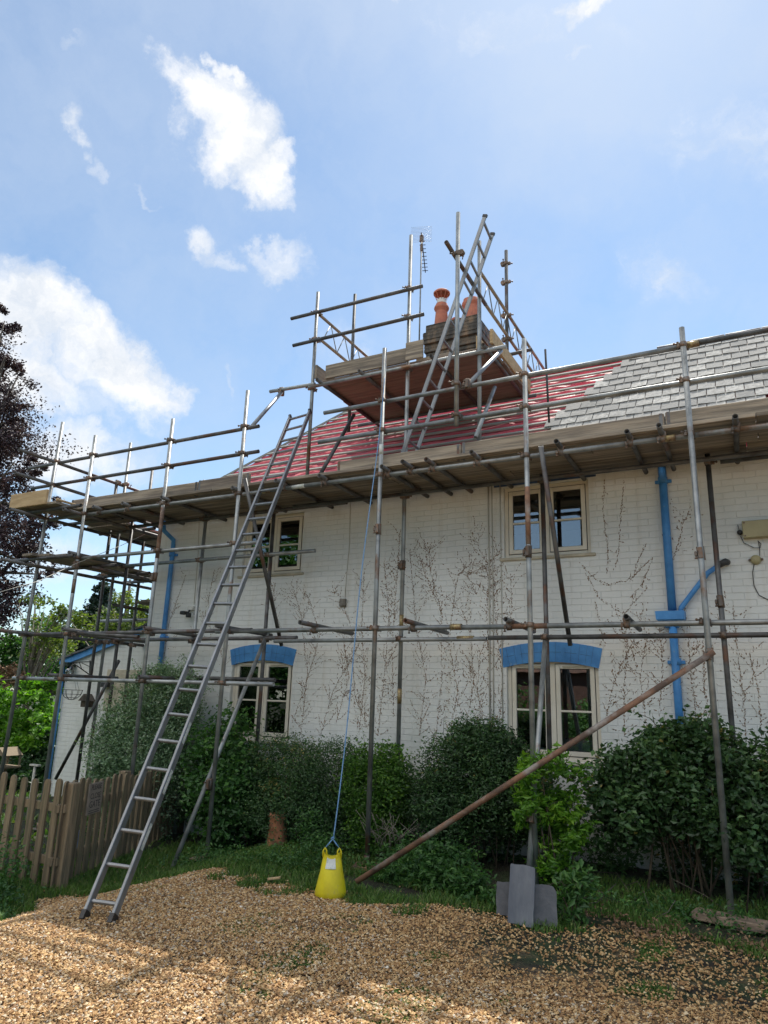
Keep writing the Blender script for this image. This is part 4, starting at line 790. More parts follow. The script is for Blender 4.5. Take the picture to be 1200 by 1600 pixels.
for X, zt, m in ((-9.33, 5.61, 'galv'), (-8.53, 5.27, 'galv'), (-6.98, 5.28, 'galv'), (-5.69, 5.47, 'galv'), (-3.655, 5.64, 'galv'), (-1.955, 5.38, 'galv'), (-.40, 5.15, 'galv'), (1.35, 5.3, 'galv'), (3.2, 5.3, 'galv')):
    FS[X] = tube('standard', (X-(.14 if X < -9 else 0), YF-(.05 if X == -.40 else 0), float(gz(X, YF))+(.06 if X == -.40 else .035)), (X, YF, zt), m=m)
IS = {}
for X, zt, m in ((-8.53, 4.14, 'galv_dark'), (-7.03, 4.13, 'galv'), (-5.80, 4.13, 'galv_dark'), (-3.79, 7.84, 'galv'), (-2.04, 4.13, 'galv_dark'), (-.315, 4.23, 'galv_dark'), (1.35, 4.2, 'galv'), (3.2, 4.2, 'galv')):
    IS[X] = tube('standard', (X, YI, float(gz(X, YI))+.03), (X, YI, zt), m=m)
# ledgers along the front (outer and inner rows), three lifts
ZT, ZM = 4.06, 2.31
def ledger(x0, x1, y, z, m='galv', kind='ledger', dz=0.):
    return tube(kind, (x0, y, z), (x1, y, z+dz), m=m)
yo = YF+.052; yi = YI-.052
ledger(-9.55, -5.3, yo, ZT, 'galv'); ledger(-5.28, -.6, yo, ZT+.005); ledger(-.58, 3.4, yo, ZT)
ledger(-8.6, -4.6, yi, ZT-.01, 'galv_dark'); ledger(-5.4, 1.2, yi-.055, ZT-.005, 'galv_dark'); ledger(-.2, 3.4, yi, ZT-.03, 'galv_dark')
ledger(-9.62, -5.35, yo, ZM+.03, 'galv_dark'); ledger(-5.9, -2.75, yo, ZM+.02); ledger(-2.73, 3.4, yo, ZM+.015)
ledger(-8.6, -5.25, yi, ZM+.01, 'galv_dark'); ledger(-5.6, -2.7, yi-.0, ZM-.03); ledger(-2.68, 3.4, yi, ZM-.02, 'galv_dark')
ledger(-8.6, -5.32, yo, 3.41); ledger(-8.6, -5.05, yi, 3.44, 'galv'); ledger(-9.6, -4.98, yo, 1.72, 'galv'); ledger(-8.0, -5.55, yi, 1.79, 'galv_dark')
# guard rails
ledger(-10.05, -5.5, yo, 4.96, 'galv_dark', 'guard_rail'); ledger(-9.9, -5.47, yo, 4.61, 'galv_dark', 'guard_rail')
ledger(-4.5, -.33, yo, 4.975, 'galv', 'guard_rail'); ledger(-.31, 3.4, yo, 4.985, 'galv_dark', 'guard_rail'); ledger(-4.56, 3.4, yo, 4.60, 'galv', 'guard_rail')
for X, o in FS.items():
    for z in (ZT, ZM+.02, 4.97, 4.6):
        if X == -9.33 and z == ZT: continue
        coupler(o, (X-.14*(1-z/5.6) if X < -9 else X, YF, z), 'x')
    if X < -5: coupler(o, (X, YF, 1.72)); 
    if -9 < X < -5: coupler(o, (X, YF, 3.41))
for X, o in IS.items():
    for z in (ZM-.02, ZT-.01):
        c = coupler(o, (X, YI, z), 'x', math.pi)
    if X < -5.5: coupler(o, (X, YI, 3.44), 'x', math.pi)
for X, z in ((-.40, 2.93), (-3.655, 3.42), (-1.955, 3.05), (-6.98, 3.05), (-8.53, 3.3)): coupler(FS[X], (X, YF, z), 's')
for X, z in ((-.315, 2.62), (-3.79, 3.18)): coupler(IS[X], (X, YI, z), 's')
for x, z in ((-2.74, ZM+.02), (-5.29, ZT), (-.595, ZT), (-.32, 4.98)):
    o = ledger(x-.055, x+.055, yo, z, 'clamp_brass', 'sleeve'); o.scale = (1, 1, 1)
    t = MB(); t.pipe((x-.06, yo, z), (x+.06, yo, z), .032); t.build('sleeve_coupler', 'clamp_brass', scaf)
# transoms under the deck and at the middle lift
for X, y0, y1 in ((-8.24, 6.6, 7.9), (-7.68, 6.62, 7.85), (-6.93, 6.6, 7.9), (-5.72, 6.6, 7.8), (-5.02, 6.56, 7.86), (-4.42, 6.6, 7.86), (-3.58, 6.58, 7.85), (-3.29, 6.52, 7.86), (-3.02, 6.55, 7.85), (-2.49, 6.52, 7.84), (-1.61, 6.55, 7.86), (-.94, 6.55, 7.86), (-.65, 6.5, 7.86), (-.02, 6.55, 7.86), (.9, 6.55, 7.86), (1.8, 6.55, 7.86)):
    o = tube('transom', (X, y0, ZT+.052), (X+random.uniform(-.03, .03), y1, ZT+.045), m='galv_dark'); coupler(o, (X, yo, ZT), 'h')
for X, y0, y1 in ((-6.98, 6.6, 7.7), (-5.75, 6.55, 7.7), (-4.46, 6.42, 7.62), (-3.22, 6.5, 7.7), (-2.18, 6.58, 7.68), (-1.07, 6.6, 7.66), (-8.4, 6.5, 7.7), (.6, 6.5, 7.7)):
    o = tube('transom', (X+.02, y0, ZM+.068), (X-.02, y1, ZM+.058), m='galv_dark'); coupler(o, (X, yo, ZM+.01), 'h')
for X, z in ((-8.6, 1.77), (-6.9, 1.77), (-8.55, 3.46)): tube('transom', (X, 6.55, z), (X, 7.75, z), m='galv_dark')
# cross braces and rakers
def brace(p0, p1, m='galv', kind='brace', ends=True, parent=scaf):
    o = tube(kind, p0, p1, parent, m)
    return o
brace((-5.55, 6.62, 4.22), onY(440, 1009, 7.62), 'galv_dark'); brace(onY(845, 697, 6.64), onY(891, 1008, 7.66), 'galv_dark')
p = onX(268, 1367, -5.72); brace((-5.72, p[1], max(p[2], -.2)), onX(415, 998, -5.74)*0+np.array([-5.76, 7.60, 2.40]), 'galv'); coupler(FS[-5.69], (-5.70, 6.65, .60), 's')
brace(onY(827, 1353, 6.62), (-2.05, 7.60, 2.33), 'galv'); coupler(FS[-1.955], (-1.97, YF, .62), 's')
A = onZ(557, 1378, .03); brace((A[0], A[1], .03), (-.36, 6.63, 2.07), 'rust_tube', 'facade_brace'); coupler(FS[-.40], (-.40, YF-.02, 2.05), 's')
brace(onY(87, 1217, 8.0), onY(186, 1032, 8.0), 'galv_dark')
brace((-8.6, 6.75, 2.36), (-7.2, 6.75, 2.28), 'galv_dark')
for so_, X, Y, za, zb, m_ in ((FS[-1.955], -1.955, YF, 3.12, 3.72, 'rust_tube'), (FS[-6.98], -6.98, YF, 3.3, 4.0, 'rust_tube'), (IS[-3.79], -3.79, YI, 1.55, 1.72, 'clamp_brass'), (IS[-3.79], -3.79, YI, 2.42, 2.58, 'clamp_brass'), (FS[-8.53], -8.53, YF, 2.9, 3.1, 'clamp'), (FS[-3.655], -3.655, YF, 4.3, 4.42, 'label_white')):
    MB().tube([(X, Y, za), (X, Y, zb)], .0263, 14).build('paint_band', m_, so_)
for x_, L_, y_, z_, m_ in ((-2.15, .35, yo, ZM+.0155, 'rust_tube'), (-3.05, .2, yi, ZM-.0205, 'clamp_brass'), (-4.9, .18, yo, ZT+.004, 'label_white')):
    MB().tube([(x_, y_, z_), (x_+L_, y_, z_)], .0265, 14).build('paint_band', m_, scaf)
# deck boards, run along the front
def board(x0, x1, y0, z, m='board', kind='deck_board', parent=scaf, w=.222, th=.038):
    t = MB(); t.bbox((x0, y0, z), (x1, y0+w, z+th), .004)
    return t.build(kind, m, parent, (x0, y0, z))
zd = ZT+.052+.028
for i in range(4):
    y = 6.70+i*.226; x = -9.42+random.uniform(-.03, .1); k = 0
    while x < 3.4:
        L = random.choice((3.9, 3.9, 2.4)) if x > -8 else 3.2
        x1 = min(x+L, 3.4); board(x, x1-.008, y, zd+random.uniform(0, .004)); x = x1
x = -8.1
while x < 3.2: board(x, x+3.0, 7.606, zd+.002, w=.105); x += 3.01  # narrow boards added to block the sun streak between deck and eaves
# toe boards
def toe(x0, x1, z0=4.135, h=.19, y=6.665, m='board', parent=scaf):
    xs = [x0]
    while x1-xs[-1] > 3.2: xs.append(xs[-1]+random.uniform(2.2, 2.9))
    xs.append(x1)
    for a, b in zip(xs[:-1], xs[1:]):
        dz = random.uniform(-.012, .012)
        t = MB(); t.bbox((a, y-.019, z0+dz), (b-.006, y+.019, z0+h+dz), .006); o = t.build('toe_board', m, parent, (a, y, z0))
        t = MB(); [t.box((q, y-.0205, z0+dz-.001), (q+.03, y+.0205, z0+h+dz+.001)) for q in (a+.012, b-.05)]; t.build('end_band', 'galv_dark', o)

toe(-8.95, -5.60, 4.142, .195, YF+.096); toe(-4.29, -2.705, 4.13, .185, YF+.096); toe(-2.70, -.62, 4.135, .20, YF+.096); toe(-.615, 3.3, 4.14, .19, YF+.096)
# left return round the end of the cottage
LS = []
for X, Y, z0, z1, m in ((-9.3, 8.03, None, 5.72, 'galv'), (-9.36, 7.90, None, 5.02, 'galv_dark'), (-9.30, 8.58, None, 5.43, 'galv_dark'), (-9.3, 9.9, None, 5.6, 'galv'), (-8.55, 9.9, None, 4.2, 'galv_dark')):
    if Y > 8.85: zb = zl+(X-LX0)*sl2+.07
    else: zb = float(gz(X, Y))
    LS.append(tube('standard', (X, Y, zb), (X, Y, z1), m=m))
for z, m in ((4.96, 'rust_tube'), (4.60, 'rust_tube')): tube('guard_rail', (-9.36, 6.08, z), (-9.36, 10.4, z), m='galv_dark')
for z in (ZT, 3.33, ZM+.04): tube('ledger', (-9.36, 6.1, z), (-9.36, 10.4, z), m='galv_dark'); tube('ledger', (-8.6, 6.4 if z > 4 else 7.0, z), (-8.6, 10.4, z), m='galv_dark')
for Y in (6.45, 7.2, 7.9, 8.5, 9.3, 9.9):
    for z in (4.10, 3.38): tube('transom', (-9.6, Y, z), (-8.35 if Y > 7.8 else -8.3, Y, z), m='galv_dark')
for z in (4.97, 4.6, 3.41, 2.33):
    for s in LS[:3]: coupler(s, tuple(wloc(s)[:2])+(z,), 'y')
def yboard(x0, y0, y1, z, kind='deck_board', m='board_y', w=.222):
    t = MB(); t.bbox((x0, y0, z), (x0+w, y1, z+.038), .004); return t.build(kind, m, scaf, (x0, y0, z))
for i, x in enumerate((-9.62, -9.39, -9.16, -8.93)): yboard(x, 6.34, 6.69, zd+.0); yboard(x, 7.64, 10.3, zd+.002)
for i, x in enumerate((-9.28, -9.05, -8.82)): yboard(x, 6.35+.1*i, 9.4, 3.41)
yboard(-8.8, 8.2, 12.4, 2.98); yboard(-9.03, 8.3, 12.4, 2.98)
tube('ledger', (-9.3, 8.1, 2.94), (-9.3, 12.4, 2.94), m='galv_dark'); tube('transom', (-10.2, 8.62, 2.75), (-8.35, 8.62, 2.75), m='galv')
t = MB(); t.bbox((-9.69, 6.30, 4.142), (-8.88, 6.335, 4.36), .004); t.build('toe_board', 'ply', scaf)
t = MB(); t.bbox((-8.72, 6.34, zd+.045), (-8.69, 6.66, zd+.075)); t.build('toe_batten', 'ply', scaf)
# base plates and sole boards
for X in (-9.47, -8.53, -6.98, -5.69, -3.655):
    z = float(gz(X, YF)); t = MB(); t.bbox((X-.075, YF-.075, z+.022), (X+.075, YF+.075, z+.03), .001); t.tube([(X, YF, z+.03), (X, YF, z+.1)], .03, 10); t.build('base_plate', 'clamp', scaf)
def sole(label, p, ang, L, w=.2, h=.045, m='timber_sole'):
    t = MB(); d = np.array([math.cos(ang), math.sin(ang), 0]); c = np.array([p[0], p[1], p[2]+h/2]); t.obox(c-d*L/2, c+d*L/2, w, h, c=.006); o = t.build('sole_board', m); tag(o, label, 'board', 'timber boards under the scaffold poles')
a = onZ(1092, 1442, .03); b = onZ(1188, 1462, .03); sole('weathered timber sole board under the rightmost front pole', ((a[0]+b[0])/2, (a[1]+b[1])/2+.20, .015), math.atan2(b[1]-a[1], b[0]-a[0]), .52, .17, .06)
sole('short dark red pad under the pole beside the yellow tub', (-3.62, 6.62, float(gz(-3.62, 6.62))-.005), .3, .26, .22, .035, 'rust_tube'); sole('grey timber sole board in the grass under the pole by the long ladder', (-5.55, 6.66, float(gz(-5.6, 6.66))-.01), .05, .55, .18, .035)
# inner black rod standing at the roof edge
o = MB().tube([onY(858, 660, 7.62), onY(852, 546, 7.62)], .013, 8).build('thin_rod', 'black', scaf)

# chimney platform
ZP = 5.80
tube('standard', (-5.27, 7.58, 4.17), (-5.28, 7.58, 7.33), tower, 'galv'); tube('standard', (-2.79, 7.58, 4.4), (-2.78, 7.58, 7.42), tower, 'galv')
P7 = tube('standard', (-2.70, 6.62, 4.47), (-2.69, 6.62, 7.15), tower, 'galv')
bk = [tube('standard', (-5.25, 8.57, 5.5), (-5.25, 8.57, 7.85), tower, 'galv_dark'), tube('standard', (-2.82, 8.8, 6.13), (-2.81, 8.8, 8.07), tower, 'galv_dark')]
for X in (-5.28, -3.79, -2.785):
    for z in (ZP, 6.57, 7.0):
        if X > -3 and z > 6: continue
        coupler(tower, (X, 7.58, z), 'x')
for z in (7.85, 7.54, 7.0, 6.62, 6.22): coupler(bk[1], (-2.81, 8.8, z), 'y', math.pi)
coupler(P7, (-2.695, 6.62, 6.60), 'y'); coupler(P7, (-2.695, 6.62, 4.97)); coupler(P7, (-2.695, 6.62, 4.6))
tube('ledger', (-5.98, 7.53, ZP+.06), (-5.2, 7.53, ZP+.03), tower); tube('ledger', (-5.3, 7.53, ZP), (-2.42, 7.53, ZP), tower, 'galv')
tube('guard_rail', onY(455, 498, 7.53), onY(660, 447, 7.53), tower, 'galv_dark'); tube('guard_rail', onY(458, 540, 7.53), onY(662, 491, 7.53), tower, 'galv_dark')
tube('transom', onY(697, 378, 6.5), (-2.76, 7.75, 6.58), tower, 'galv_dark')
for X in (-5.10, -4.43, -3.38, -2.68): tube('transom', (X, 7.42, ZP+.03), (X, 9.25, ZP+.03), tower, 'galv_dark')
tube('ledger', (-5.4, 9.1, ZP+.02), (-2.5, 9.1, ZP+.02), tower, 'galv_dark')
for i in range(7):
    y = 7.60+i*.228; x0 = -5.16+random.uniform(-.04, .03)
    t = MB(); t.bbox((x0, y, ZP+.062), (-2.62+random.uniform(-.03, .03), y+.224, ZP+.10), .004); t.build('deck_board', 'board_red', tower, (x0, y, ZP))
t = MB(); t.bbox((-5.07, 7.575, ZP+.104), (-3.77, 7.612, ZP+.31), .004); t.build('toe_board', 'board', tower)
t = MB(); t.bbox((-3.80, 7.54, ZP+.104), (-3.55, 7.572, ZP+.36), .004); t.build('toe_board', 'board', tower)
t = MB(); t.bbox((-5.20, 7.5, ZP+.104), (-5.165, 9.1, ZP+.31), .004); t.build('toe_board', 'board_y', tower)
t = MB(); t.bbox((-2.64, 7.55, ZP+.104), (-2.60, 9.2, ZP+.30), .004); t.build('toe_board', 'ply', tower)
t = MB(); t.bbox((-2.95, 7.9, ZP+.104), (-2.915, 8.9, ZP+.45), .004); t.build('toe_board', 'ply', tower)
t = MB(); t.bbox((-3.7, 7.66, ZP+.104), (-3.1, 7.9, ZP+.16), .004); t.build('loose_board', 'board', tower)
def lattice(x, y0, y1, z0, z1):
    o = tube('beam_chord', (x, y0, z1), (x, y1, z1), tower, 'beam', .022); p = tube('beam_chord', (x, y0, z0), (x, y1, z0), tower, 'beam', .022)
    t = MB(); y = y0+.1; k = 0
    while y+.2 < y1: t.tube([(x, y, z1 if k % 2 else z0), (x, y+.2, z0 if k % 2 else z1)], .008, 6); y += .2; k += 1
    t.build('beam_lacing', 'galv', tower)
lattice(-2.80, 7.66, 10.9, 6.65, 7.02); lattice(-5.25, 7.62, 10.9, 6.60, 6.97)
tube('brace', onY(783, 548, 7.55), onY(729, 603, 6.66), tower, 'alu'); tube('brace', onY(773, 605, 8.), onY(743, 684, 7.25), tower, 'galv'); tube('brace', onY(553, 648, 8.1), onY(500, 742, 7.3), tower, 'galv_dark')
tube('brace', onY(441, 612, 7.56), onY(392, 668, 6.80), tower, 'alu'); tube('transom', (-2.95, 8.76, 6.34), (-2.45, 8.76, 6.36), tower, 'galv_dark')
coupler(tower, onY(731, 601, 6.66), 's'); coupler(tower, onY(441, 612, 7.56), 's')

# ------------------------------------------------------------------ ladders
def ladder(label, l0, l1, r0, r1, n, kind='long_ladder', sw=.026, sd=.065, stick=False, rung0=.12):
    l0, l1, r0, r1 = [np.array(v, float) for v in (l0, l1, r0, r1)]; root = empty(kind, (l0+r0)/2, label, 'ladder')
    ax = (l1-l0)/np.linalg.norm(l1-l0); wd = (r0-l0); wd -= ax*(wd@ax); wd /= np.linalg.norm(wd); nn = np.cross(ax, wd)
    for a, b in ((l0, l1), (r0, r1)):
        t = MB(); t.obox(a, b, sw, sd, nn, c=.004); t.build('stile', 'alu', root)
        f = MB(); f.obox(a-ax*.012, a+ax*.05, sw+.01, sd+.008, nn); f.build('foot', 'black', root)
        e = MB(); e.obox(b-ax*.03, b+ax*.004, sw+.008, sd+.006, nn); e.build('end_cap', 'black', root)
    L = np.linalg.norm(l1-l0)
    for k in range(n):
        s = (rung0+k*(L-rung0-.08)/(n-1))/L; t = MB(); t.obox(l0+(l1-l0)*s, r0+(r1-r0)*s, .03, .026, ax, c=.006); t.build('rung', 'alu', root)
    if stick:
        for s in (.095, .165, .235):
            c = r0+(r1-r0)*s+wd*(sw/2+.0015)*0 + wd*(sw/2+.002); d = (r1-r0)/np.linalg.norm(r1-r0); t = MB(); t.obox(c-d*.10, c+d*.10, .002, .03, nn); t.build('sticker', 'label_white', root)
            c = r0+(r1-r0)*s - nn*0; t = MB(); 
    return root
ladder('long aluminium ladder leaning from the gravel up past the deck edge', (-4.51, 4.03, .0), (-5.575, 7.52, 5.40), (-4.28, 4.08, .0), (-5.15, 7.38, 5.36), 25, stick=True)
ladder('short aluminium ladder rising from the deck past the chimney platform', (-3.60, 7.0, 4.20), (-2.49, 7.0, 7.32), (-3.60, 7.3, 4.20), (-2.50, 7.3, 7.27), 13, 'short_ladder', sw=.022, sd=.05)

# ------------------------------------------------------------------ loose things
def aerial():
    top = onY(659, 366, 10.); root = empty('tv_aerial', (top[0], 10, 7.3), 'tall television aerial on a mast strapped beside the chimney', 'aerial')
    t = MB(); t.tube([(-4.78, 10., 6.9), (top[0], 10., top[2])], .014, 8); t.build('mast', 'galv', root)
    zb = top[2]-.06; b1 = np.array([top[0], 10., zb]); tipz = zb-.02; e = onZ(665, 428, tipz); d = e-b1; d[2] = 0; L = min(np.linalg.norm(d), 1.05); d = d/np.linalg.norm(d) if np.linalg.norm(d) > .01 else np.array([0, -1, 0.])
    e = b1+d*L + np.array([0, 0, -.03]); s = np.array([-d[1], d[0], 0]) 
    t = MB(); t.obox(b1-d*.12, e, .016, .016); t.build('boom', 'black', root)
    for k in range(9): c = b1+(e-b1)*(k+1)/9.5; t = MB(); t.tube([c-s*.055, c+s*.055], .007, 5); t.tube([c-[0, 0, .02], c+[0, 0, .02]], .006, 5); t.build('director', 'black', root)
    for k in range(12):
        z = zb-.17+k*.028; t = MB(); t.tube([b1*[1, 1, 0]+[0, 0, z]-d*.1-s*.19, b1*[1, 1, 0]+[0, 0, z]-d*.1+s*.19], .0022, 4); t.build('reflector_rod', 'galv', root)
    t = MB(); t.bbox(tuple(b1-[.03, .03, .1]), tuple(b1+[.03, .03, .03])); t.bbox(tuple(b1-[.02, .02, .3]), tuple(b1+[.02, .02, -.15])); t.build('clamp', 'clamp', root)
    for z in (7.6, 8.15, 8.7): t = MB(); t.tube([(top[0], 10, z), (top[0], 10, z+.03)], .02, 8); t.build('cable_clip', 'black', root)
aerial()
def tub():
    c = np.array([-3.335, 5.50]); z0 = float(gz(*c)); root = empty('yellow_tub', (c[0], c[1], z0), 'bright yellow flexible tub with gathered handles standing on the gravel on a blue rope', 'tub')
    prof = [(.001, .0, .001), (.112, 0, .10), (.130, .014, .11), (.127, .05, .108), (.113, .12, .095), (.094, .2, .075), (.078, .27, .05), (.068, .315, .035), (.072, .325, .038), (.064, .315, .03), (.072, .26, .044), (.1, .05, .09), (.001, .02, .001)]
    n = 32; yaw = math.radians(28); vs = []
    for a, z, b in prof:
        for k in range(n):
            th = 2*math.pi*k/n; rr = 1+.03*math.sin(3*th+z*9); u, v = a*rr*math.cos(th), b*rr*math.sin(th); dz = .02*math.cos(2*th)*(z > .25)
            vs.append((c[0]+u*math.cos(yaw)-v*math.sin(yaw), c[1]+u*math.sin(yaw)+v*math.cos(yaw), z0+z+dz))
    t = MB(); t.add(vs, [(i*n+k, i*n+(k+1) % n, (i+1)*n+(k+1) % n, (i+1)*n+k) for i in range(len(prof)-1) for k in range(n)], True); t.build('body', 'yellow', root)
    ux = np.array([math.cos(yaw), math.sin(yaw), 0]); vy = np.array([-math.sin(yaw), math.cos(yaw), 0]); C0 = np.array([c[0], c[1], z0])
    for sgn in (-1, 1):
        a = C0+ux*.060*sgn+[0, 0, .30]; t = MB(); t.tube([a-ux*.014-vy*.01, a-ux*.014+[0, 0, .05]-vy*.01, a+[0, 0, .072]-vy*.01, a+ux*.014+[0, 0, .05]-vy*.01, a+ux*.018-vy*.01], .0065, 8); t.build('handle', 'yellow', root)
    t = MB(); m = 8; vs = []
    for i in range(m+1):
        for j in range(5):
            th = -math.pi/2-.05+(i/m-.5)*1.0; z = .222+j*.0225; a = np.interp(z, [p[1] for p in prof[:8]], [p[0] for p in prof[:8]])+.003; b = np.interp(z, [p[1] for p in prof[:8]], [p[2] for p in prof[:8]])+.004
            u, v = a*math.cos(th), b*math.sin(th); vs.append(C0+ux*u+vy*v+[0, 0, z+(0.02*math.cos(2*th) if z > .25 else 0)])
    t.add(vs, [(i*5+j, (i+1)*5+j, (i+1)*5+j+1, i*5+j+1) for i in range(m) for j in range(4)], True); t.build('label_patch', 'label_white', root)
    K = C0+[0, 0, .44]
    top = onY(600, 590, 6.66)
    t = MB(); n = 60; pts = []
    for k in range(n+1): s = k/n; q = K+(top-K)*s; q = q + np.array([.012*math.sin(s*9), .01*math.cos(s*7), -.10*math.sin(math.pi*s)]); pts.append(q)
    t.tube(pts, .006, 6)
    for sgn in (-1, 1): a = C0+ux*.060*sgn+[0, 0, .368]; t.tube([K, (K+a)/2+vy*.005, a], .0055, 6); t.tube([K+vy*.01, (K+a)/2-vy*.012, a], .0045, 6)
    t.tube([K-ux*.012, K+[0, 0, .012], K+ux*.012], .009, 6); tag(t.build('rope', 'rope_blue'), 'thin blue rope running from the yellow tub up to the guard rail', 'rope')
tub()
# slates leaning at the pole by the path
def lean(label, a, b, H, m, th=.012, tilt=.16, chip=0):
    a = np.array(a, float); b = np.array(b, float); d = (b-a); W_ = np.linalg.norm(d); d /= W_; nrm = np.array([-d[1], d[0], 0]); up = np.array([0, 0, 1.])*math.cos(tilt)+nrm*math.sin(tilt); o = np.cross(d, up)*th
    jr = random.Random(int(H*1000)); jag = [(0, 0), (W_*.2, .003), (W_*.33, .006), (W_*.66, -.003), (W_-.006, 0), (W_, .008)]+[(W_+jr.uniform(-.004, .001), H*q) for q in (.2, .35, .5, .7, .85)]+[(W_-.005-chip, H-.006), (W_*.75, H+.002), (W_*.5, H+.004), (W_*.25, H-.002), (.008, H), (.001, H-.009)]+[(jr.uniform(-.003, .003), H*q) for q in (.8, .62, .4, .22)]
    q = [a+d*x+up*z for x, z in jag]; k = len(q); t = MB(); t.add(q+[v-o for v in q], [tuple(range(k)), tuple(reversed(range(k, 2*k)))]+[(i, i+k, (i+1) % k+k, (i+1) % k) for i in range(k)])
    tag(t.build('leaning_slate', m), label, 'slate', 'large slates leaning at the foot of the scaffold pole')
def gp(px, py, z=0.): v = onZ(px, py, z); return v
lean('tall blue grey slate leaning at the front of the other two by the bushes', gp(793, 1442), gp(833, 1450), .405, 'slate_blue', tilt=.18)
v = gp(770, 1434); u = gp(808, 1438); lean('dark slate half hidden behind the left side of the tall leaning slate', v+[0, .08, 0], u+[0, .08, 0], .235, 'slate_dark', tilt=.2)
v = gp(822, 1447); u = gp(868, 1452); lean('dark slate with a broken corner behind the right side of the tall leaning slate', v+[0, .06, 0], u+[0, .06, 0], .27, 'slate_dark', tilt=.2, chip=.02)
# stacks of slates on the deck
def stack(label, x0, x1, y, z, n, seed, hgt=.02):
    r = random.Random(seed); t = MB(); x = x0
    while x < x1:
        L = r.uniform(.28, .42); k = r.randint(max(1, n-2), n)
        for j in range(k): dx = r.uniform(-.02, .02); t.box((x+dx, y+r.uniform(-.02, .02), z+j*.012), (x+L+dx, y+.22+r.uniform(-.02, .02), z+j*.012+.009))
        x += L+r.uniform(.0, .02)
    tag(t.build('slate_stack', 'slate_dark'), label, 'stacked slates', 'stacks of roof slates on the scaffold deck')
stack('row of dark slates stacked on the left end of the deck', -7.95, -6.3, 7.0, zd+.045, 18, 1); stack('low stack of dark slates on the deck below the finished slating', -2.25, .6, 7.15, zd+.045, 22, 2); stack('small stack of dark slates on the deck beside the tall left poles', -2.95, -2.5, 7.2, zd+.045, 21, 3)
# old chimney pot standing in the hedge
c = (-4.93, 6.95); t = MB(); z0 = float(gz(*c))-.02; t.lathe([(.115, 0), (.118, .02), (.105, .12), (.10, .28), (.105, .30), (.112, .33), (.10, .36), (.085, .36), (.08, .2)], (c[0], c[1], z0), 20); tag(t.build('spare_chimney_pot', 'terracotta_old'), 'old terracotta chimney pot standing in the shade under the hedge', 'chimney pot')
# white stick of wood on grass
t = MB(); p = onZ(425, 1381, 0); t.obox((p[0]-.05, p[1], .03), (p[0]+.06, p[1]+.04, .05), .03, .02, c=.004); tag(t.build('wood_offcut', 'ply'), 'pale wood offcut lying at the edge of the gravel', 'offcut')

# ------------------------------------------------------------------ picket fence
def fence():
    root = empty('picket_fence', (-6.2, 5.5, -.2), 'weathered brown picket fence with rounded tops running away from the drive', 'fence')
    A = np.array([-5.98, 4.92]); B = np.array([-7.20, 7.85]); Cc = np.array([-7.55, 4.98])
    r = random.Random(4)
    def picket(p, d, h, w=.085):
        z0 = float(gz(p[0], p[1]))+.02; n = 6; lean_ = r.uniform(-.012, .012); vs = []; nn = np.array([-d[1], d[0]])
        out = [(-w/2, 0), (w/2, 0)]+[(w/2*math.cos(a), h-w/2+w/2*math.sin(a)) for a in np.linspace(0, math.pi, n)]
        for off in (0, .02): vs += [(p[0]+d[0]*(u+lean_*v)+nn[0]*off, p[1]+d[1]*(u+lean_*v)+nn[1]*off, z0+v) for u, v in out]
        k = len(out); t = MB(); t.add(vs, [tuple(range(k)), tuple(reversed(range(k, 2*k)))]+[(i, i+k, (i+1) % k+k, (i+1) % k) for i in range(k)]); t.build('picket', 'fence_wood', root)
    for P0, P1, n, side in ((Cc, A, 9, 1), (A, B, 22, 1)):
        d = (P1-P0); L = np.linalg.norm(d); d /= L; nn = np.array([-d[1], d[0]])
        for k in range(n):
            s = (k+.4)/n; h = (.92+.015*math.sin(k)+r.uniform(-.012, .012)) - (.12*s if P0 is A else 0); picket(P0+(P1-P0)*s, d, h)
        for z in (.24, .70):
            a = P0+nn*.045; b = P1+nn*.045; t = MB(); t.obox((*a, float(gz(*a))+z), (*b, float(gz(*b))+z-.05*(P0 is A)), .045, .075, c=.004); t.build('rail', 'fence_wood', root)
    for q, h in ((A+[.0, .10], .93), (A+(B-A)*.45+[-.08, 0], .92), (A+(B-A)*.62+[-.08, 0], .88), (B, .85), (Cc, .95)):
        z = float(gz(*q)); t = MB(); t.bbox((q[0]-.05, q[1]-.05, z-.02), (q[0]+.05, q[1]+.05, z+h), .008); t.build('post', 'fence_wood', root)
    # small sign on the pickets
    d = (B-A)/np.linalg.norm(B-A); nn = np.array([-d[1], d[0]]); s = 4.35/22; c = A+(B-A)*s; sg = empty('gate_sign', (c[0], c[1], .4), 'small brown sign asking to close the gate, fixed to the pickets', 'sign')
    fr = -nn*.006; t = MB(); t.obox((*(c+fr-d*.15), .52), (*(c+fr+d*.15), .52), .010, .30, c=.002); t.build('plate', 'sign_plate', sg)
    for i, (txt, sz) in enumerate((('PLEASE', .07), ('CLOSE', .075), ('GATE', .09))):
        cu = bpy.data.curves.new('lettering', 'FONT'); cu.body = txt; cu.size = sz; cu.align_x = 'CENTER'; cu.extrude = .0008
        tmp = bpy.data.objects.new('lettering_tmp', cu); me = bpy.data.meshes.new_from_object(tmp); bpy.data.objects.remove(tmp); me.materials.clear(); me.materials.append(MT['sign_ink'])
        o = put('lettering', me, (*(c-nn*.0125), .605-i*.085), sg); X = Vector((d[0], d[1], 0)); o.rotation_euler = Matrix((X, Vector((0, 0, 1)), X.cross(Vector((0, 0, 1))))).transposed().to_euler()
    t = MB()
    for z in (.405, .385): t.obox((*(c-nn*.0125-d*.11), z), (*(c-nn*.0125+d*.11), z), .001, .006)
    t.build('underline', 'sign_ink', sg)
fence()
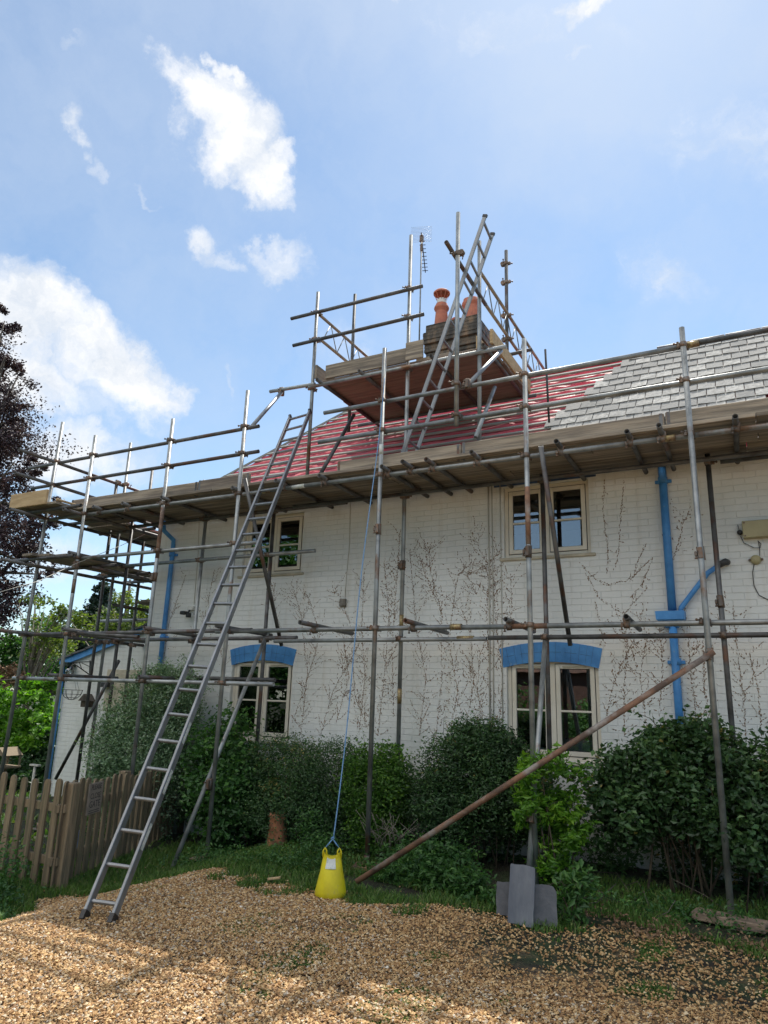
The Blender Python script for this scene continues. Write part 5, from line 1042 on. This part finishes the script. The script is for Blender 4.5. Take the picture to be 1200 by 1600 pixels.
# garden things behind the fence
p = onX(28, 1195, -9.6); g = empty('bird_table', (-9.8, 6.9, -.2), 'wooden bird table with a small pitched roof in the garden behind the fence', 'bird table')
p = onY(18, 1180, 7.2); bx_, by_ = p[0], 7.2; zt_ = p[2]
bx_ -= .1; t = MB(); t.tube([(bx_, by_, -.2), (bx_, by_, zt_-.18)], .03, 8); t.build('post', 'lawn_wood', g); t = MB(); t.bbox((bx_-.16, by_-.14, zt_-.18), (bx_+.16, by_+.14, zt_-.15)); [t.bbox((bx_+a-.012, by_+b-.012, zt_-.15), (bx_+a+.012, by_+b+.012, zt_)) for a in (-.14, .14) for b in (-.12, .12)]; t.build('tray', 'lawn_wood', g)
t = MB(); t.add([(bx_-.16, by_-.15, zt_), (bx_+.16, by_-.15, zt_), (bx_+.16, by_+.15, zt_), (bx_-.16, by_+.15, zt_), (bx_, by_-.15, zt_+.11), (bx_, by_+.15, zt_+.11)], [(0, 1, 4), (2, 3, 5), (1, 2, 5, 4), (3, 0, 4, 5), (0, 3, 2, 1)]); t.build('roof', 'lawn_wood', g)
p = onY(54, 1205, 7.0); t = MB(); q = onY(55, 1196, 7.0); t.tube([(q[0], 7.0, -.2), (q[0], 7.0, q[2])], .018, 8); t.bbox((q[0]-.09, 6.97, q[2]-.01), (q[0]+.09, 7.03, q[2]+.015)); tag(t.build('garden_post', 'pale_cable'), 'pale T shaped garden post just behind the picket fence', 'post')
p = onY(118, 1312, 6.3); t = MB(); t.bbox((p[0]-.09, 6.3, p[2]-.1), (p[0]+.09, 6.33, p[2]+.1)); g = empty('arrow_plate', (p[0], 6.3, p[2]-.1), 'blue plate with a white arrow head seen through the pickets', 'sign'); t.build('plate', 'blue_dark', g); t = MB(); t.obox((p[0]+.035, 6.297, p[2]+.045), (p[0]-.03, 6.297, p[2]), .003, .02, (0, -1, 0)); t.obox((p[0]+.035, 6.295, p[2]-.045), (p[0]-.03, 6.295, p[2]), .003, .02, (0, -1, 0))
t.build('arrow_mark', 'white_plastic', g)
cable('overhead_wire', 'thin overhead wire sagging from the cottage corner out past the left poles', [onY(253, 822, 8.6)+0*1, onY(190, 852, 7.6), onY(120, 880, 6.4), onY(60, 908, 5.3), onY(0, 925, 4.6)], .004, 'pale_cable')

# ------------------------------------------------------------------ plants against the house
gw = lambda x, y: float(gz(x, y))
shrub('climbing_shrub', 'large rounded grey green shrub with pale leaves covering the corner by the lean-to', 'shrub',
      [(-7.3, 7.25, .85, .66, .40, .98), (-7.0, 7.3, 1.42, .42, .34, .56), (-7.75, 7.25, .6, .48, .38, .75), (-7.5, 7.4, 1.5, .34, .3, .42)], 72000, .044, 'lf_grey', 21, clump=.17, shell=.45, cn=1800, shoots=70, aspect=.42)
shrub('rose_bush', 'loose mid green bush with broad leaves behind the foot of the long ladder', 'bush', [(-6.05, 7.25, .72, .42, .4, .66), (-5.75, 7.25, .35, .5, .4, .5)], 12000, .066, 'lf_mid', 22, aspect=.62, clump=.22, shell=.35, stems=9, cn=420)
shrub('hedge_shrub', 'dark small leaved hedge under the lower left window', 'hedge', [(-5.2, 7.35, .72, .55, .42, .42), (-4.55, 7.3, .65, .55, .42, .48), (-4.95, 7.1, .3, .6, .34, .35), (-4.3, 7.25, .2, .4, .4, .45)], 46000, .032, 'lf_dark', 23, clump=.18, shell=.4, stems=14, cn=1000, aspect=.5)
shrub('privet_bush', 'bright green clipped box shaped bush beside the front pole', 'bush', [(-3.84, 7.25, .70, .40, .42, .43), (-3.8, 7.15, .3, .3, .32, .3)], 17000, .045, 'lf_privet', 24, clump=.2, shell=.45, stems=12, aspect=.42, cn=500, clipbox=((-4.22, 6.9, .1), (-3.43, 7.8, 1.12)))
shrub('laurel_bush', 'dense dark green rounded bush between the privet and the lower right window', 'bush', [(-2.72, 7.3, .80, .62, .46, .52), (-3.0, 7.2, .55, .36, .4, .40), (-2.3, 7.3, .75, .4, .42, .42), (-2.65, 7.3, 1.15, .42, .36, .26)], 46000, .040, 'lf_dark', 25, clump=.17, shell=.45, stems=12, cn=1100)
shrub('lime_shrub', 'glossy yellow green shrub in front of the lower right window', 'shrub', [(-1.84, 6.80, .93, .27, .22, .24), (-1.98, 6.74, .66, .19, .18, .16), (-1.66, 6.85, .55, .2, .18, .2), (-1.9, 6.8, .22, .2, .15, .18)], 3600, .078, 'lf_lime', 26, clump=.25, shell=.6, stems=9, aspect=.36)
shrub('holly_shrub', 'big spreading dark green shrub along the wall at the right under the blue downpipe', 'shrub', [(-.95, 7.25, .98, .55, .42, .46), (-.45, 7.2, .95, .55, .42, .48), (-1.25, 7.2, .72, .4, .4, .4), (.15, 7.2, .95, .6, .42, .42), (.9, 7.2, .9, .7, .42, .45), (-.7, 7.2, 1.25, .4, .36, .28), (-.2, 7.0, .65, .5, .4, .3)], 34000, .060, 'lf_dark', 27, clump=.2, shell=.35, stems=22, aspect=.62, cn=900)
shrub('nettle_clump', 'upright leafy green stems beside the leaning slates', 'plant', [(-1.46, 5.95, .16, .10, .10, .16), (-1.40, 6.05, .26, .09, .09, .12)], 330, .075, 'lf_weed', 28, clump=.3, shell=.3, stems=5, aspect=.42, droop=.6)
def cover(name, label, blobs, n, size, m, seed, cat='weeds', aspect=.5):
    P, tone, out = crown_points(blobs, n, seed, .25, .2, max(40, n//25)); z = gz(P[:, 0], P[:, 1]); P[:, 2] = np.maximum(P[:, 2], z+.012); V, F = leaf_mesh(P, size, np.array([0, 0, 1.3])+out*.3, aspect, seed)
    tag(np_mesh(name, V, F, m, rnd=tone), label, cat, kind='stuff')
cover('ground_ivy', 'bed of low fern like weeds in front of the dark green bush', [(-3.2, 6.35, .08, .3, .22, .12), (-2.75, 6.3, .10, .35, .25, .15), (-2.35, 6.15, .08, .28, .2, .13), (-3.0, 6.7, .15, .5, .25, .15)], 4200, .052, 'lf_weed', 31)
cover('weed_strip', 'tall weeds and grass growing at the foot of the hedge on the left', [(-4.9, 6.2, -.02, .5, .25, .14), (-4.3, 6.15, .03, .4, .25, .14), (-5.5, 6.4, -.12, .4, .3, .12), (-3.95, 6.2, .1, .25, .2, .2), (-4.1, 6.5, .15, .35, .2, .25)], 4600, .036, 'lf_weed', 32)
cover('under_growth', 'low dark plants in the shade under the big shrub at the right', [(-.9, 6.65, .04, .5, .28, .08), (-.3, 6.6, .04, .5, .25, .08), (.5, 6.6, .05, .6, .3, .1), (-1.5, 6.5, .05, .3, .25, .1)], 2600, .04, 'lf_mid', 33)
cover('bank_weeds', 'leafy weeds at the foot of the picket fence on the left edge', [(-6.05, 4.35, -.1, .45, .3, .16), (-6.5, 4.5, 0, .5, .3, .22), (-5.6, 4.0, -.17, .3, .25, .06)], 3000, .045, 'lf_weed', 34)
cover('shade_ivy', 'dark leafy growth in the deep shade against the foot of the wall', [(x_, 7.6, .25, .35, .22, .38) for x_ in (-6.8, -6.2, -5.6, -5.0, -4.4, -3.8, -3.2, -2.6, -2.0, -1.4, -.8, -.2, .4, 1.0)], 16000, .055, 'lf_dark', 36)
cover('leaf_litter', 'brown fallen leaves and twigs on the soil at the right', [(-1.0, 6.1, 0, .5, .3, .02), (-.2, 6.1, 0, .5, .3, .02)], 700, .035, 'creeper_stub', 35, 'leaf litter')
t = MB(); r_ = random.Random(5)
for k in range(16):
    x = r_.uniform(-1.6, .3); y = r_.uniform(6.3, 7.0); a = r_.uniform(0, 3.1); L = r_.uniform(.15, .5); t.tube([(x, y, gw(x, y)+.02), (x+L*.5*math.cos(a), y+L*.5*math.sin(a), gw(x, y)+r_.uniform(.03, .12)), (x+L*math.cos(a+.3), y+L*math.sin(a+.3), gw(x, y)+r_.uniform(.02, .2))], .003, 5)
tag(t.build('fallen_twigs', 'bark'), 'tangle of bare twigs on the ground under the big right shrub', 'twigs', kind='stuff')
t = MB()
for k in range(40):
    x = r_.uniform(-3.75, -3.25); y = r_.uniform(6.75, 7.1); t.tube([(x, y, gw(x, y)), (x+r_.uniform(-.1, .1), y-.05, .25), (x+r_.uniform(-.25, .25), y-r_.uniform(0, .2), r_.uniform(.3, .5))], .0025, 4)
tag(t.build('dry_grass', 'bark_pale'), 'dry pale grass stems under the clipped privet bush', 'dry grass', kind='stuff')

# ------------------------------------------------------------------ trees and garden at the left
def tree(name, label, base, h, blobs, n, size, m, seed, bark='bark', tr=.25, aspect=.6, clump=.13, shell=.35, cn=None, limbs=10, droop=0., cat='tree', group=None):
    root = empty(name, base, label, cat, group); b = np.array(base, float); P, tone, out = crown_points(blobs, n, seed, clump, shell, cn, .3)
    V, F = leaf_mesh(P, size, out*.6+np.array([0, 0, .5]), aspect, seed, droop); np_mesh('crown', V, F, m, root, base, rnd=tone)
    t = MB(); r = random.Random(seed); top = b+[0, 0, h*.75]; t.tube([b-[0, 0, .1], b+[0, 0, h*.25], b+[r.uniform(-.2, .2), 0, h*.5], top], tr, 10, taper=[tr*1.25, tr, tr*.7, tr*.25])
    for k in range(limbs):
        bl = blobs[k % len(blobs)]; s = r.uniform(.2, .65); q0 = b+[0, 0, h*s]; q2 = np.array(bl[:3])+np.array([r.uniform(-.8, .8)*bl[3], r.uniform(-.8, .8)*bl[4], r.uniform(-.4, .25)*bl[5]]); q1 = (q0+q2)/2+[0, 0, r.uniform(.0, .12)*h*.5]
        rr = tr*.4*(1-s*.5); t.tube([q0, q1, q2], rr, 6, taper=[rr, rr*.6, rr*.15])
    t.build('trunk', bark, root); return root
def pb(px, py, Y, rpx, ryp=None, depth=1.):   # blob from a bearing and a distance
    p = onY(px, py, Y); k = abs(np.dot(p-[0, 0, EYE], CF))/FPX; return (p[0], p[1], p[2], rpx*k, rpx*k*depth, (ryp or rpx)*k)
tree('copper_beech', 'tall copper beech with dark purple leaves at the left edge of the picture', (-24.5, 14, -.2), 13,
     [pb(8, 610, 13.8, 34, 50), pb(-5, 650, 13.8, 50, 50), pb(2, 500, 13.8, 24, 20), pb(-70, 560, 14, 95, 70), pb(-10, 520, 14, 38, 30), pb(20, 572, 13.6, 34, 14), pb(-60, 680, 14, 120, 80), pb(5, 690, 13.6, 50, 42), pb(22, 760, 13.4, 46, 42), pb(48, 722, 13.2, 30, 18), pb(-60, 820, 14, 120, 90), pb(20, 850, 13.6, 62, 60), pb(70, 810, 13.4, 30, 34), pb(0, 930, 13.8, 60, 50), pb(-80, 950, 14, 90, 70), pb(-160, 700, 16, 150, 200), pb(62, 890, 13.4, 22, 26)], 110000, .115, 'beech', 41, tr=.4, clump=.17, shell=.2, cn=1500, limbs=40, droop=.4)
tree('conifer', 'dark pointed conifer beyond the scaffold poles left of the cottage', (-25.5, 23, -.2), 9, [pb(158+dx, y, 23, w_, 17) for dx, y, w_ in ((2, 912, 8), (2, 930, 17), (0, 950, 28), (-2, 975, 38), (-4, 1005, 48), (-4, 1040, 55))], 9000, .22, 'lf_conifer', 42, clump=.3, shell=.3, tr=.2, limbs=4)
tree('golden_tree', 'loose yellow green tree showing between the scaffold poles', (-20.5, 19, -.2), 6, [pb(215, 955, 19, 40, 34), pb(180, 990, 19, 45, 30), pb(235, 990, 19, 45, 40), pb(120, 975, 20, 34, 22), pb(200, 1025, 19, 60, 30)], 8500, .16, 'lf_yellow', 43, clump=.2, shell=.35, limbs=20, bark='bark_pale', tr=.12)
tree('bare_branched_tree', 'thin tree with pale bare branches left of the lean-to', (-18.6, 13.6, -.2), 4.8, [pb(80, 985, 13.6, 40, 24), pb(60, 940, 13.6, 30, 16), pb(105, 950, 13.6, 25, 18), pb(75, 1010, 13.6, 50, 20)], 1500, .13, 'lf_yellow', 44, clump=.3, shell=.4, limbs=34, bark='bark_pale', tr=.09)
tree('green_shrub_tree', 'soft green bushy tree behind the bare branches at the far left', (-23.0, 16.5, -.2), 5, [pb(30, 1020, 16.5, 45, 38), pb(80, 1040, 16.5, 45, 32), pb(-20, 1030, 16.5, 50, 40), pb(60, 1000, 17, 40, 30)], 9000, .13, 'lf_mid', 45, clump=.16, shell=.35, tr=.1)
tree('elder_bush', 'bright sunlit yellow green bush behind the picket fence at the left', (-14.2, 9.6, -.2), 3, [pb(40, 1105, 9.6, 42, 34), pb(15, 1150, 9.6, 50, 42), pb(62, 1150, 9.6, 36, 40), pb(85, 1075, 9.9, 26, 18), pb(-30, 1110, 9.6, 45, 40)], 7500, .12, 'lf_lime', 46, clump=.22, shell=.5, tr=.06, limbs=10, cat='bush')
tree('dark_laurel', 'dark shaded bush low behind the bird table', (-13.2, 9.0, -.2), 1.6, [pb(45, 1200, 9.2, 45, 30), pb(85, 1180, 9.6, 30, 40), pb(5, 1210, 9.2, 35, 24)], 5000, .09, 'lf_dark', 47, clump=.2, shell=.4, tr=.05, limbs=6, cat='bush')
tree('red_shrub', 'reddish brown shrub at the far left edge below the copper beech', (-20, 12.4, -.2), 3, [pb(5, 1060, 12.4, 34, 24), pb(30, 1055, 12.4, 24, 16), pb(-40, 1090, 12.4, 50, 60)], 2600, .11, 'creeper_stub', 48, clump=.2, shell=.4, tr=.05, cat='shrub')
rr_ = random.Random(9)
for k in range(16):    # belt of trees closing the garden
    X = -60+k*3.6+rr_.uniform(-1, 1); Y = 34+rr_.uniform(-3, 5); h = rr_.uniform(5, 8)
    tree('distant_tree', ('mid green', 'dark green', 'yellow green')[k % 3]+' tree in the distant belt beyond the garden', (X, Y, -.2), h, [(X, Y, h*.6, 2.4, 2.2, h*.36), (X+1.4, Y, h*.42, 1.8, 1.8, h*.3), (X-1.4, Y+.5, h*.45, 1.8, 1.8, h*.3)], 1500, .42, ('lf_mid', 'lf_dark', 'lf_yellow')[k % 3], 60+k, clump=.2, shell=.4, limbs=5, group='belt of distant trees beyond the garden')
# ------------------------------------------------------------------ across the drive, seen mirrored in the panes
nb_ = empty('neighbour_house', (-6, -11, 0), 'low brown brick house mirrored in the lower right window', 'house')
t = MB(); t.box((-11, -14, -.2), (-1.5, -9.5, 2.7)); t.build('wall', 'brick_far', nb_)
t = MB(); t.add([(-11.3, -14.3, 2.7), (-1.2, -14.3, 2.7), (-1.2, -9.2, 2.7), (-11.3, -9.2, 2.7), (-11.3, -11.75, 4.9), (-1.2, -11.75, 4.9)], [(0, 3, 2, 1), (3, 4, 5, 2), (0, 1, 5, 4), (0, 4, 3), (1, 2, 5)]); t.build('roof', 'tile_far', nb_)
for i, (X, Y, h, w_) in enumerate(((-15.5, -8, 9, 3.2), (-19, -6.5, 8, 3), (-8.0, -7.6, 1.9, 1.3), (-4.5, -7.8, 1.6, 1.2), (-12, -8.4, 7.5, 2.2), (-1.5, -8, 1.9, 1.4), (-23, -8, 9, 4), (2.5, -8, 2.4, 1.8), (-6.2, -7.9, 1.5, 1.2))):
    tree('garden_tree' if h > 4 else 'garden_bush', ('tall tree' if h > 4 else 'low bush')+' across the drive, mirrored in the cottage windows', (X, Y, -.1), h, [(X, Y, h*.6, w_, w_, h*.4), (X+.5*w_, Y+.3, h*.4, w_*.8, w_*.8, h*.33)], 9000 if h > 4 else 4000, .30 if h > 4 else .12, 'lf_mid', 90+i, clump=.2, shell=.4, limbs=6, tr=.2 if h > 4 else .04, cat='tree' if h > 4 else 'bush', group='plants across the drive mirrored in the windows')
SC.render.engine = 'CYCLES'
